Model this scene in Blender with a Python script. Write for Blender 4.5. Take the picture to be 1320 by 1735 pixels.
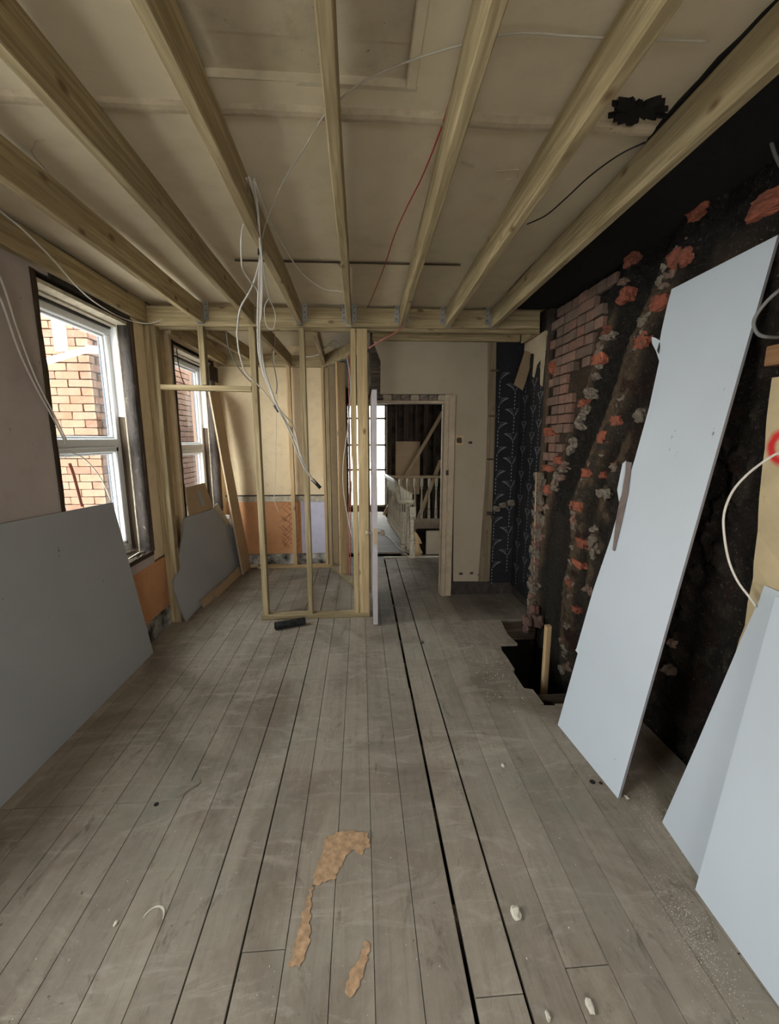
import bpy, bmesh, math, random
from mathutils import Vector, Matrix, noise

for o in list(bpy.data.objects): bpy.data.objects.remove(o)
SC = bpy.context.scene
COL = SC.collection
random.seed(7)

# ---------------------------------------------------------------- camera
F, CX, CY, H = 715.0, 660.0, 867.5, 1.6
TH = math.atan(123.5 / F); PS = math.atan(49.0 / F * math.cos(TH))
_c, _s = math.cos(TH), math.sin(TH)
_Rz = Matrix.Rotation(-PS, 3, 'Z')
RT = _Rz @ Vector((1, 0, 0)); UP = _Rz @ Vector((0, _s, _c)); FW = _Rz @ Vector((0, _c, -_s))
cam = bpy.data.cameras.new('camera'); camo = bpy.data.objects.new('camera', cam); COL.objects.link(camo)
cam.sensor_fit = 'HORIZONTAL'; cam.sensor_width = 36.0; cam.lens = F / 1320.0 * 36.0
cam.clip_start = 0.05; cam.clip_end = 200
M = Matrix((RT, UP, -FW)).transposed().to_4x4(); M.translation = Vector((0, 0, H))
camo.matrix_world = M
SC.camera = camo

# ---------------------------------------------------------------- light
SKY = 6.0
w = bpy.data.worlds.new('overcast_sky'); SC.world = w; w.use_nodes = True
nt = w.node_tree; nt.nodes.clear()
wo = nt.nodes.new('ShaderNodeOutputWorld'); bg = nt.nodes.new('ShaderNodeBackground')
tc = nt.nodes.new('ShaderNodeTexCoord'); sp = nt.nodes.new('ShaderNodeSeparateXYZ'); cr = nt.nodes.new('ShaderNodeValToRGB')
nt.links.new(tc.outputs['Generated'], sp.inputs[0]); nt.links.new(sp.outputs['Z'], cr.inputs[0])
cr.color_ramp.elements[0].position = 0.0; cr.color_ramp.elements[0].color = (1.0, 0.97, 0.93, 1)
cr.color_ramp.elements[1].position = 0.9; cr.color_ramp.elements[1].color = (0.88, 0.94, 1.0, 1)
nt.links.new(cr.outputs[0], bg.inputs['Color']); bg.inputs['Strength'].default_value = SKY
nt.links.new(bg.outputs[0], wo.inputs['Surface'])

def portal(loc, rot, sx, sy):
    l = bpy.data.lights.new('daylight_portal', 'AREA'); l.shape = 'RECTANGLE'; l.size = sx; l.size_y = sy
    l.cycles.is_portal = True
    o = bpy.data.objects.new('daylight_portal', l); COL.objects.link(o); o.location = loc; o.rotation_euler = rot
# light enters through the window openings (area normal points into the room)
portal((-1.94, 3.03, 1.6), (0, -math.pi / 2, 0), 1.9, 0.95)
portal((-1.94, 4.58, 1.6), (0, -math.pi / 2, 0), 1.9, 1.10)
portal((-1.94, 0.35, 1.5), (0, -math.pi / 2, 0), 1.8, 1.90)
portal((0.0, -2.22, 1.5), (math.pi / 2, 0, 0), 1.1, 1.2)

SC.view_settings.view_transform = 'Standard'; SC.view_settings.look = 'None'
SC.view_settings.gamma = 1.0; SC.view_settings.use_curve_mapping = False
SC.view_settings.exposure = 1.45

# ---------------------------------------------------------------- pixel -> place helpers
def ray(x, y): return RT * ((x - CX) / F) + UP * ((CY - y) / F) + FW
O = Vector((0, 0, H))
def AZ(x, y, z=0.0): d = ray(x, y); return O + d * ((z - H) / d.z)
def AY(x, y, Y): d = ray(x, y); return O + d * (Y / d.y)
def AX(x, y, X): d = ray(x, y); return O + d * (X / d.x)
def AP(x, y, p, n): d = ray(x, y); return O + d * ((p - O).dot(n) / d.dot(n))

# ---------------------------------------------------------------- materials
def mat(name, rough=0.8, metal=0.0):
    m = bpy.data.materials.new(name); m.use_nodes = True
    b = m.node_tree.nodes['Principled BSDF']; b.inputs['Roughness'].default_value = rough; b.inputs['Metallic'].default_value = metal
    b.inputs['Specular IOR Level'].default_value = 0.25
    return m, m.node_tree, b
def N(t, k, **kw):
    n = t.nodes.new(k)
    for a, v in kw.items():
        if a.startswith('i_'): n.inputs[a[2:].replace('_', ' ')].default_value = v
        else: setattr(n, a, v)
    return n
def L(t, a, b): t.links.new(a, b)
def mix(t, fac, a, b, mode='MIX'):
    n = t.nodes.new('ShaderNodeMix'); n.data_type = 'RGBA'; n.blend_type = mode
    for s, v in ((0, fac), (6, a), (7, b)):
        if hasattr(v, 'links') or isinstance(v, bpy.types.NodeSocket): t.links.new(v, n.inputs[s])
        else: n.inputs[s].default_value = v if s == 0 else (*v, 1)
    return n.outputs[2]
def ramp(t, src, p0, p1, c0=(0, 0, 0), c1=(1, 1, 1)):
    r = t.nodes.new('ShaderNodeValToRGB'); e = r.color_ramp.elements
    e[0].position = p0; e[1].position = p1; e[0].color = (*c0, 1); e[1].color = (*c1, 1)
    t.links.new(src, r.inputs[0]); return r.outputs[0]
def nz(t, vec, scale, detail=4, rough=0.55, dist=0.0):
    n = N(t, 'ShaderNodeTexNoise'); n.inputs['Scale'].default_value = scale; n.inputs['Detail'].default_value = detail
    n.inputs['Roughness'].default_value = rough; n.inputs['Distortion'].default_value = dist
    if vec is not None: t.links.new(vec, n.inputs['Vector'])
    return n.outputs['Fac']
def mapping(t, src, scale=(1, 1, 1), rnd=True):
    m = N(t, 'ShaderNodeMapping'); m.inputs['Scale'].default_value = scale; t.links.new(src, m.inputs['Vector'])
    if rnd:
        oi = N(t, 'ShaderNodeObjectInfo'); ml = N(t, 'ShaderNodeMath', operation='MULTIPLY'); ml.inputs[1].default_value = 37.0
        t.links.new(oi.outputs['Random'], ml.inputs[0]); t.links.new(ml.outputs[0], m.inputs['Location'])
    return m.outputs[0]
def bump(t, b, h, st=0.3, d=0.01):
    n = N(t, 'ShaderNodeBump'); n.inputs['Strength'].default_value = st; n.inputs['Distance'].default_value = d
    t.links.new(h, n.inputs['Height']); t.links.new(n.outputs[0], b.inputs['Normal'])

def wood(name, axis, light, dark, knot=(0.16, 0.09, 0.04), rough=0.75, grain=1.0, weather=0.0, vary=0.25):
    m, t, b = mat(name, rough)
    tc = N(t, 'ShaderNodeTexCoord').outputs['Object']
    st = [1, 1, 1]; st[axis] = 0.045
    v = mapping(t, tc, tuple(st))
    g = nz(t, v, 55, 3, 0.6, 0.6)
    g2 = nz(t, v, 16, 3, 0.55, 1.5)
    c = mix(t, ramp(t, g2, 0.35, 0.7), light, dark)
    c = mix(t, ramp(t, g, 0.42, 0.60, (0, 0, 0), (0.75 * grain,) * 3), c, tuple(x * 0.8 for x in dark))
    st2 = [1, 1, 1]; st2[axis] = 0.5
    v2 = mapping(t, tc, tuple(st2))
    vo = N(t, 'ShaderNodeTexVoronoi'); vo.inputs['Scale'].default_value = 9.0; L(t, v2, vo.inputs['Vector'])
    k = ramp(t, vo.outputs['Distance'], 0.06, 0.17, (1, 1, 1), (0, 0, 0))
    c = mix(t, k, c, knot)
    lg = nz(t, mapping(t, tc, (1, 1, 1)), 3.2, 4)
    c = mix(t, ramp(t, lg, 0.35, 0.75, (0, 0, 0), (0.35 + weather,) * 3), c, tuple(x * 0.55 for x in light))
    oi = N(t, 'ShaderNodeObjectInfo'); br = N(t, 'ShaderNodeMapRange')
    br.inputs['To Min'].default_value = 1 - vary; br.inputs['To Max'].default_value = 1 + vary * 0.5; L(t, oi.outputs['Random'], br.inputs['Value'])
    hs = N(t, 'ShaderNodeHueSaturation'); L(t, br.outputs[0], hs.inputs['Value']); L(t, c, hs.inputs['Color'])
    L(t, hs.outputs[0], b.inputs['Base Color']); bump(t, b, g, 0.25, 0.003)
    return m
TL, TD = (0.50, 0.395, 0.23), (0.29, 0.215, 0.11)
timber = [wood('treated_softwood_%s' % a, i, TL, TD) for i, a in enumerate('XYZ')]
PL, PD = (0.60, 0.43, 0.24), (0.42, 0.27, 0.13)
pine = [wood('bare_pine_%s' % a, i, PL, PD, grain=0.7) for i, a in enumerate('XYZ')]
oldw = [wood('aged_brown_wood_%s' % a, i, (0.12, 0.085, 0.055), (0.05, 0.033, 0.022), vary=0.4) for i, a in enumerate('XYZ')]

def plaster(name, col, col2, scale=1.2, bumpd=0.01, stain=(0.35, 0.27, 0.18), st_amt=0.35, spots=True, rough=0.9):
    m, t, b = mat(name, rough)
    p = N(t, 'ShaderNodeNewGeometry').outputs['Position']
    a = nz(t, p, scale, 5, 0.6); f = nz(t, p, scale * 9, 4, 0.6)
    c = mix(t, ramp(t, a, 0.38, 0.66), col, col2)
    c = mix(t, ramp(t, f, 0.5, 0.8, (0, 0, 0), (0.3,) * 3), c, stain)
    s = nz(t, p, scale * 2.3, 6, 0.7, 1.0)
    c = mix(t, ramp(t, s, 0.58, 0.78, (0, 0, 0), (st_amt,) * 3), c, stain)
    if spots:
        q = nz(t, p, 42, 2); c = mix(t, ramp(t, q, 0.72, 0.78, (0, 0, 0), (0.7,) * 3), c, tuple(x * 0.35 for x in stain))
    L(t, c, b.inputs['Base Color']); bump(t, b, f, 0.3, bumpd)
    return m
def flat(name, col, rough=0.7, metal=0.0, var=0.15, scale=20):
    m, t, b = mat(name, rough, metal)
    n = nz(t, N(t, 'ShaderNodeTexCoord').outputs['Object'], scale, 4)
    c = mix(t, ramp(t, n, 0.3, 0.7), col, tuple(x * (1 - var * 2) for x in col))
    L(t, c, b.inputs['Base Color']); bump(t, b, n, 0.1, 0.003)
    return m

m_ceiling = plaster('aged_ceiling_plaster', (0.70, 0.60, 0.43), (0.60, 0.51, 0.365), 0.8, 0.004, (0.40, 0.32, 0.21), 0.35, False)
m_ceilboard = plaster('painted_ceiling_boards', (0.56, 0.48, 0.34), (0.46, 0.39, 0.275), 1.6, 0.004, (0.20, 0.155, 0.105), 0.5, True)
m_cream = plaster('cream_wall_plaster', (0.72, 0.58, 0.38), (0.63, 0.49, 0.31), 1.3, 0.003, (0.36, 0.27, 0.16), 0.4)
m_doorwall = plaster('beige_wall_plaster', (0.36, 0.30, 0.22), (0.31, 0.26, 0.19), 0.9, 0.003, (0.28, 0.22, 0.15), 0.3)
m_pinkgrey = plaster('skimmed_pinkish_plaster', (0.46, 0.40, 0.37), (0.40, 0.34, 0.31), 0.8, 0.002, (0.30, 0.24, 0.21), 0.2)
m_orange = plaster('orange_embossed_paint', (0.58, 0.29, 0.14), (0.50, 0.24, 0.115), 2.0, 0.006, (0.32, 0.13, 0.06), 0.3)
m_lilac = plaster('pale_lilac_paint', (0.60, 0.58, 0.72), (0.52, 0.50, 0.62), 2.0, 0.004, (0.35, 0.33, 0.38), 0.3)
m_black_skirt = plaster('black_flaking_paint', (0.03, 0.028, 0.025), (0.55, 0.52, 0.46), 7, 0.004, (0.02, 0.02, 0.02), 0.8, False)
m_black_skirt.node_tree.nodes['Principled BSDF'].inputs['Roughness'].default_value = 0.6
m_char, _t, _b = mat('sooty_black_timber', 0.5)
_p = N(_t, 'ShaderNodeNewGeometry').outputs['Position']; _n = nz(_t, mapping(_t, _p, (1, 1, 0.35), False), 28, 7, 0.75, 0.6)
_c0 = mix(_t, ramp(_t, _n, 0.35, 0.6), (0.02, 0.016, 0.014), (0.06, 0.046, 0.038)); _c0 = mix(_t, ramp(_t, _n, 0.63, 0.68), _c0, (0.30, 0.27, 0.24))
L(_t, _c0, _b.inputs['Base Color']); bump(_t, _b, _n, 0.8, 0.012)
m_dark = flat('dark_void_black', (0.018, 0.016, 0.014), 0.95)  # near-black colour standing in for the darkness of unlit voids
m_mortar = flat('grey_brown_mortar', (0.22, 0.18, 0.14), 0.95, var=0.3, scale=30)
m_galv = flat('galvanised_steel', (0.42, 0.42, 0.40), 0.45, 0.8, 0.2)
m_upvc = flat('white_window_plastic', (0.82, 0.83, 0.84), 0.35, var=0.03)
m_seal = flat('grey_glazing_seal', (0.12, 0.13, 0.15), 0.5, var=0.05)
m_cable = flat('grey_white_cable', (0.62, 0.58, 0.52), 0.5, var=0.05)
m_dullcable = flat('dust_toned_cable', (0.50, 0.45, 0.36), 0.6, var=0.1)
m_greycable = flat('dull_grey_cable', (0.17, 0.165, 0.16), 0.5, var=0.05)
m_redcable = flat('red_cable', (0.42, 0.03, 0.03), 0.5, var=0.05)
m_copper = flat('pinkish_copper_pipe', (0.50, 0.19, 0.13), 0.45, 0.3, 0.1)
m_black = flat('black_plastic', (0.02, 0.02, 0.022), 0.5, var=0.2)
m_roll = flat('dusty_black_roll', (0.06, 0.06, 0.06), 0.8, var=0.4, scale=30)
m_bead = flat('cream_gloss_paint', (0.44, 0.35, 0.25), 0.5, var=0.12, scale=12)
m_door = flat('lilac_grey_door_paint', (0.50, 0.45, 0.46), 0.5, var=0.1, scale=6)
m_stairpaint = flat('worn_white_stair_paint', (0.55, 0.48, 0.36), 0.55, var=0.2, scale=25)
m_tan = plaster('tan_board_backing', (0.46, 0.34, 0.21), (0.40, 0.29, 0.18), 2.0, 0.002, (0.25, 0.18, 0.11), 0.2, False)
m_plaster_chip = flat('pale_plaster_chip', (0.68, 0.62, 0.52), 0.9, var=0.15)
m_chipboard = flat('scraped_floor_patch', (0.52, 0.33, 0.19), 0.85, var=0.25, scale=40)
m_pipe = flat('white_drain_pipe', (0.85, 0.85, 0.85), 0.4, var=0.03)
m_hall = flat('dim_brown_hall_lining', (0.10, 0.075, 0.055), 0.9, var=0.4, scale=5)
m_edge = flat('dull_board_edge_paper', (0.24, 0.225, 0.235), 0.9, var=0.1)
m_gypsum = flat('gypsum_core', (0.66, 0.62, 0.56), 0.95, var=0.08)

def board_mat(name, col):
    m, t, b = mat(name, 0.85)
    p = N(t, 'ShaderNodeTexCoord').outputs['Object']
    c = mix(t, ramp(t, nz(t, p, 1.6, 3), 0.35, 0.7), col, tuple(x * 0.93 for x in col))
    v = N(t, 'ShaderNodeMapping'); v.inputs['Scale'].default_value = (14, 14, 5); L(t, p, v.inputs['Vector'])
    s = nz(t, v.outputs[0], 1.0, 3, 0.5)
    s2 = nz(t, p, 60, 2, 0.6)
    mm = N(t, 'ShaderNodeMath', operation='MULTIPLY'); L(t, ramp(t, s, 0.71, 0.74), mm.inputs[0]); L(t, ramp(t, s2, 0.5, 0.6), mm.inputs[1])
    c = mix(t, mm.outputs[0], c, tuple(x * 0.35 for x in col))
    L(t, c, b.inputs['Base Color']); return m
m_board = board_mat('blue_grey_plasterboard_paper', (0.52, 0.565, 0.62))
m_boardgreyshade = board_mat('grey_shaded_plasterboard_paper', (0.36, 0.37, 0.38))  # darker copy of the board paper; the left sheet's shade is in the colour

# floor timber: dusty grey-brown painted boards
def floor_mat(axis=1, name='dusty_grey_floorboards', dk=1.0):
    m, t, b = mat(name, 0.72)
    geo = N(t, 'ShaderNodeNewGeometry').outputs['Position']
    tc = N(t, 'ShaderNodeTexCoord').outputs['Object']
    st = [1, 1, 1]; st[axis] = 0.05
    v = mapping(t, tc, tuple(st)); g = nz(t, v, 46, 4, 0.65, 0.4); g2 = nz(t, v, 12, 4, 0.6, 1.0)
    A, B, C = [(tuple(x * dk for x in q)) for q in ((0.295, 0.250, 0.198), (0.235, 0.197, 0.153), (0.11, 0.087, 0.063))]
    c = mix(t, ramp(t, g2, 0.3, 0.7), A, B)
    c = mix(t, ramp(t, g, 0.5, 0.70, (0, 0, 0), (0.30,) * 3), c, C)
    fine = nz(t, geo, 26, 6, 0.7, 0.6)
    c = mix(t, ramp(t, fine, 0.35, 0.75, (0, 0, 0), (0.35,) * 3), c, tuple(x * dk for x in (0.37, 0.325, 0.265)))
    big = nz(t, geo, 1.3, 7, 0.66, 1.2)
    c = mix(t, ramp(t, big, 0.46, 0.62, (0, 0, 0), (0.75,) * 3), c, tuple(x * dk for x in (0.155, 0.122, 0.09)))
    grn = nz(t, geo, 1.9, 5, 0.65, 0.5)
    c = mix(t, ramp(t, grn, 0.5, 0.70, (0, 0, 0), (0.5,) * 3), c, tuple(x * dk for x in (0.225, 0.222, 0.18)))
    stn = nz(t, mapping(t, geo, (2.4, 0.9, 1), False), 3.1, 7, 0.72, 1.8)
    c = mix(t, ramp(t, stn, 0.57, 0.70, (0, 0, 0), (0.75,) * 3), c, tuple(x * dk for x in (0.105, 0.084, 0.063)))
    swp = nz(t, mapping(t, geo, (0.7, 2.6, 1), False), 2.2, 8, 0.75, 2.2)
    c = mix(t, ramp(t, swp, 0.53, 0.68, (0, 0, 0), (0.6,) * 3), c, tuple(x * dk for x in (0.40, 0.355, 0.295)))
    dst = nz(t, geo, 7.5, 9, 0.8, 0.8)
    c = mix(t, ramp(t, dst, 0.60, 0.72, (0, 0, 0), (0.6,) * 3), c, (0.46, 0.42, 0.36))
    spk = nz(t, geo, 90, 3, 0.6)
    c = mix(t, ramp(t, spk, 0.70, 0.76, (0, 0, 0), (0.7,) * 3), c, (0.5, 0.46, 0.38))
    c = mix(t, ramp(t, nz(t, geo, 44, 4, 0.6), 0.68, 0.74, (0, 0, 0), (0.75,) * 3), c, (0.05, 0.04, 0.03))
    oi = N(t, 'ShaderNodeObjectInfo'); br = N(t, 'ShaderNodeMapRange')
    br.inputs['To Min'].default_value = 0.90; br.inputs['To Max'].default_value = 1.06; L(t, oi.outputs['Random'], br.inputs['Value'])
    hs = N(t, 'ShaderNodeHueSaturation'); L(t, br.outputs[0], hs.inputs['Value']); L(t, c, hs.inputs['Color'])
    L(t, hs.outputs[0], b.inputs['Base Color']); bump(t, b, g, 0.35, 0.003)
    return m
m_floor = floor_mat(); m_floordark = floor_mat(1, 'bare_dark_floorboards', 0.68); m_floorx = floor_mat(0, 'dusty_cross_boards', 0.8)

def brick_mat(name, c1, c2, c3, grime=(0.05, 0.04, 0.03), gr=0.5):
    m, t, b = mat(name, 0.92)
    oi = N(t, 'ShaderNodeObjectInfo')
    r = N(t, 'ShaderNodeValToRGB'); e = r.color_ramp.elements
    e[0].color = (*c1, 1); e[1].color = (*c3, 1); x = e.new(0.5); x.color = (*c2, 1); L(t, oi.outputs['Random'], r.inputs[0])
    tc = N(t, 'ShaderNodeNewGeometry').outputs['Position']
    n = nz(t, tc, 35, 5, 0.65); n2 = nz(t, tc, 9, 4, 0.6)
    c = mix(t, ramp(t, n2, 0.4, 0.7, (0, 0, 0), (gr,) * 3), r.outputs[0], grime)
    c = mix(t, ramp(t, n, 0.45, 0.75, (0, 0, 0), (gr,) * 3), c, grime)
    L(t, c, b.inputs['Base Color']); bump(t, b, n, 0.6, 0.006); return m
m_brick = brick_mat('sooty_red_brick', (0.22, 0.11, 0.08), (0.15, 0.105, 0.08), (0.26, 0.14, 0.105), (0.085, 0.065, 0.05), gr=0.6)
m_brickorange = brick_mat('freshly_broken_orange_brick', (0.34, 0.10, 0.055), (0.24, 0.075, 0.045), (0.38, 0.12, 0.065), (0.10, 0.04, 0.028), 0.75)
m_brickout = brick_mat('outdoor_pale_red_brick', (0.20, 0.085, 0.05), (0.22, 0.125, 0.08), (0.17, 0.07, 0.045), (0.20, 0.14, 0.105), 0.4)
m_outmortar = flat('outdoor_mortar', (0.15, 0.12, 0.10), 0.95, var=0.15)

# parged chimney wall: colour zones come from a colour attribute (soot, mortar, brick dust)
m_wallr, _t, _b = mat('sooty_parged_wall', 0.95)
_a = N(_t, 'ShaderNodeVertexColor'); _a.layer_name = 'zone'
_p = N(_t, 'ShaderNodeNewGeometry').outputs['Position']; _n = nz(_t, _p, 22, 6, 0.7, 0.5); _n2 = nz(_t, _p, 5, 5, 0.65, 1.0)
_c2 = mix(_t, ramp(_t, _n, 0.4, 0.72, (0, 0, 0), (0.6,) * 3), _a.outputs['Color'], (0.025, 0.02, 0.016))
_n3 = nz(_t, _p, 70, 5, 0.7, 0.5); _c2 = mix(_t, ramp(_t, _n3, 0.52, 0.66, (0, 0, 0), (0.7,) * 3), _c2, (0.02, 0.016, 0.012))
_c2 = mix(_t, ramp(_t, _n3, 0.30, 0.42, (0.35,) * 3, (0, 0, 0)), _c2, (0.30, 0.25, 0.2))
_c2 = mix(_t, ramp(_t, _n2, 0.55, 0.75, (0, 0, 0), (0.3,) * 3), _c2, (0.03, 0.02, 0.015))
L(_t, _c2, _b.inputs['Base Color']); bump(_t, _b, _n, 1.0, 0.03)

# real glass
m_glass = bpy.data.materials.new('window_glass'); m_glass.use_nodes = True
_t = m_glass.node_tree; _t.nodes.clear(); _o = N(_t, 'ShaderNodeOutputMaterial'); _tr = N(_t, 'ShaderNodeBsdfTransparent'); _gl = N(_t, 'ShaderNodeBsdfGlossy')
_gl.inputs['Roughness'].default_value = 0.02; _tr.inputs['Color'].default_value = (0.95, 0.97, 0.96, 1)
_mx = N(_t, 'ShaderNodeMixShader'); _mx.inputs[0].default_value = 0.05
L(_t, _tr.outputs[0], _mx.inputs[1]); L(_t, _gl.outputs[0], _mx.inputs[2]); L(_t, _mx.outputs[0], _o.inputs['Surface'])

# ---------------------------------------------------------------- object helpers
def wloc(o):
    v = Vector((0, 0, 0))
    while o: v += o.location; o = o.parent
    return v
def tag(o, label=None, cat=None, group=None, kind=None):
    for k, v in (('label', label), ('category', cat), ('group', group), ('kind', kind)):
        if v: o[k] = v
    return o
def thing(name, loc, label, cat, group=None):
    o = bpy.data.objects.new(name, None); COL.objects.link(o); o.location = loc; o.empty_display_size = 0.1
    return tag(o, label, cat, group)
def struct_root(name, loc=(0, 0, 0)):
    o = bpy.data.objects.new(name, None); COL.objects.link(o); o.location = loc; return tag(o, kind='structure')
def finish(name, bm, m, parent=None, smooth=False, org=None):
    """link bm (world coordinates) as one mesh object; its origin goes to its own middle"""
    bmesh.ops.recalc_face_normals(bm, faces=bm.faces)
    me = bpy.data.meshes.new(name)
    vs = [v.co.copy() for v in bm.verts]
    c = sum(vs, Vector()) / max(1, len(vs)) if org is None else Vector(org)
    bmesh.ops.translate(bm, vec=-c, verts=bm.verts)
    bm.to_mesh(me); bm.free()
    if smooth:
        for p in me.polygons: p.use_smooth = True
    for mm in (m if isinstance(m, (list, tuple)) else [m]): me.materials.append(mm)
    o = bpy.data.objects.new(name, me); COL.objects.link(o)
    if parent: o.parent = parent; o.location = c - wloc(parent)
    else: o.location = c
    return o
def add_box(bm, a, b):
    a, b = Vector(a), Vector(b)
    vs = [bm.verts.new((x, y, z)) for x in (a.x, b.x) for y in (a.y, b.y) for z in (a.z, b.z)]
    for f in ((0, 1, 3, 2), (4, 6, 7, 5), (0, 4, 5, 1), (2, 3, 7, 6), (0, 2, 6, 4), (1, 5, 7, 3)): bm.faces.new([vs[i] for i in f])
def add_beam(bm, p, q, w, h, side=None, ch=0.004, mi=0):
    """timber with chamfered long edges from p to q; w across `side`, h across the other way"""
    p, q = Vector(p), Vector(q); d = (q - p).normalized()
    s = Vector(side) if side is not None else Vector((1, 0, 0))
    s = (s - d * s.dot(d)).normalized(); u = d.cross(s).normalized()
    ch = min(ch, w * 0.3, h * 0.3)
    pts = [(w / 2 - ch, h / 2), (w / 2, h / 2 - ch), (w / 2, -h / 2 + ch), (w / 2 - ch, -h / 2), (-w / 2 + ch, -h / 2), (-w / 2, -h / 2 + ch), (-w / 2, h / 2 - ch), (-w / 2 + ch, h / 2)]
    ra = [bm.verts.new(p + s * x + u * y) for x, y in pts]; rb = [bm.verts.new(q + s * x + u * y) for x, y in pts]
    for i in range(8):
        f = bm.faces.new((ra[i], ra[(i + 1) % 8], rb[(i + 1) % 8], rb[i])); f.material_index = mi
    bm.faces.new(ra[::-1]).material_index = mi; bm.faces.new(rb).material_index = mi
def beam(name, p, q, w, h, m, parent=None, side=None, ch=0.004):
    bm = bmesh.new(); add_beam(bm, p, q, w, h, side, ch)
    if isinstance(m, list) and len(m) == 3:
        d = Vector(q) - Vector(p); m = m[max(range(3), key=lambda i: abs(d[i]))]
    return finish(name, bm, m, parent)
def box(name, a, b, m, parent=None):
    bm = bmesh.new(); add_box(bm, a, b); return finish(name, bm, m, parent)
def add_prism(bm, pts, off):
    off = Vector(off); a = [bm.verts.new(Vector(p)) for p in pts]; b = [bm.verts.new(Vector(p) + off) for p in pts]
    n = len(pts); bm.faces.new(a[::-1]); bm.faces.new(b)
    for i in range(n): bm.faces.new((a[i], a[(i + 1) % n], b[(i + 1) % n], b[i]))
def prism(name, pts, off, m, parent=None):
    bm = bmesh.new(); add_prism(bm, pts, off); return finish(name, bm, m, parent)
def spline(pts, n=6):
    P = [Vector(p) for p in pts]; P = [P[0] * 2 - P[1]] + P + [P[-1] * 2 - P[-2]]; out = []
    for i in range(1, len(P) - 2):
        for k in range(n):
            t = k / n; a, b, c, d = P[i - 1], P[i], P[i + 1], P[i + 2]
            out.append(0.5 * ((2 * b) + (c - a) * t + (2 * a - 5 * b + 4 * c - d) * t * t + (3 * b - a - 3 * c + d) * t ** 3))
    out.append(P[-2]); return out
def add_tube(bm, pts, r, seg=8, closed=False):
    rings = []; prev = None
    for i, p in enumerate(pts):
        d = (pts[min(i + 1, len(pts) - 1)] - pts[max(i - 1, 0)])
        d = d.normalized() if d.length > 1e-9 else Vector((0, 0, 1))
        a = prev if prev is not None else (Vector((0, 0, 1)) if abs(d.z) < 0.9 else Vector((1, 0, 0)))
        a = (a - d * a.dot(d)); a = a.normalized() if a.length > 1e-6 else d.orthogonal().normalized(); prev = a; b2 = d.cross(a)
        rr = r[i] if isinstance(r, (list, tuple)) else r
        rings.append([bm.verts.new(p + (a * math.cos(t) + b2 * math.sin(t)) * rr) for t in (2 * math.pi * k / seg for k in range(seg))])
    for i in range(len(rings) - 1):
        for k in range(seg): bm.faces.new((rings[i][k], rings[i][(k + 1) % seg], rings[i + 1][(k + 1) % seg], rings[i + 1][k]))
    bm.faces.new(rings[0][::-1]); bm.faces.new(rings[-1])
def tube(name, pts, r, m, parent=None, n=6, seg=8):
    bm = bmesh.new(); add_tube(bm, spline(pts, n) if n > 1 else [Vector(p) for p in pts], r, seg); return finish(name, bm, m, parent, True)
def add_lathe(bm, base, prof, seg=12, sq=None):
    rings = [[bm.verts.new(Vector(base) + Vector((r * math.cos(2 * math.pi * k / seg), r * math.sin(2 * math.pi * k / seg), z))) for k in range(seg)] for r, z in prof]
    for i in range(len(rings) - 1):
        for k in range(seg): bm.faces.new((rings[i][k], rings[i][(k + 1) % seg], rings[i + 1][(k + 1) % seg], rings[i + 1][k]))
    bm.faces.new(rings[0][::-1]); bm.faces.new(rings[-1])
def rough_edge(pts, step=0.03, amp=0.008, seed=0, closed=True):
    """subdivide an outline and jitter it in its own plane"""
    rnd = random.Random(seed); out = []; P = [Vector(p) for p in pts]; n = len(P)
    for i in range(n if closed else n - 1):
        a, b = P[i], P[(i + 1) % n]; k = max(1, int((b - a).length / step))
        for j in range(k):
            q = a.lerp(b, j / k)
            if j: q += (b - a).normalized().cross(UP3).normalized() * rnd.uniform(-amp, amp)
            out.append(q)
    if not closed: out.append(P[-1])
    return out
UP3 = Vector((0, 0, 1))
def lump(name, c, size, m, parent=None, seed=0, sub=2, amp=0.25, box_like=True):
    bm = bmesh.new(); bmesh.ops.create_cube(bm, size=1.0)
    bmesh.ops.subdivide_edges(bm, edges=bm.edges, cuts=sub, use_grid_fill=True)
    for v in bm.verts:
        if not box_like: v.co = v.co.lerp(v.co.normalized() * 0.55, 0.8)
        else: v.co = v.co.lerp(v.co.normalized() * 0.62, 0.35)
        d = noise.noise(v.co * 2.2 + Vector((seed * 3.1, 0, 0))) + 0.5 * noise.noise(v.co * 6 + Vector((0, seed * 1.7, 0)))
        v.co *= 1 + amp * d
        v.co = Vector((v.co.x * size[0], v.co.y * size[1], v.co.z * size[2])) + Vector(c)
    return finish(name, bm, m, parent)

LX, RX, ZC = -1.70, 1.60, 2.67          # left wall, right wall, ceiling underside
TY = 3.64                               # front face of the trimmer and the stud partition
CLX, CBY = -1.66, 5.28                  # closet left wall, closet back wall
DY = 4.134                              # door wall
RY = -2.0                               # rear wall

# ================================================================ FLOOR
floor = struct_root('floor')
def board_poly(pts, parent, z=0.0, th=0.022, m=None, name='floorboard', seed=0):
    bm = bmesh.new()
    pts = [Vector((p[0], p[1], 0)) for p in pts]
    c = sum(pts, Vector()) / len(pts)
    n = len(pts); rings = []
    for zz, ins in ((z - th, 0.0), (z - 0.0025, 0.0), (z, 0.0010)):
        ring = []
        for p in pts:
            d = c - p; d.x = math.copysign(min(abs(d.x), ins), d.x); d.y = math.copysign(min(abs(d.y), ins), d.y)
            ring.append(bm.verts.new((p.x + d.x, p.y + d.y, zz)))
        rings.append(ring)
    for a, b in ((0, 1), (1, 2)):
        for i in range(n): bm.faces.new((rings[a][i], rings[a][(i + 1) % n], rings[b][(i + 1) % n], rings[b][i]))
    bm.faces.new(rings[2]); bm.faces.new(rings[0][::-1])
    return finish(name, bm, m or m_floor, parent)
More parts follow.
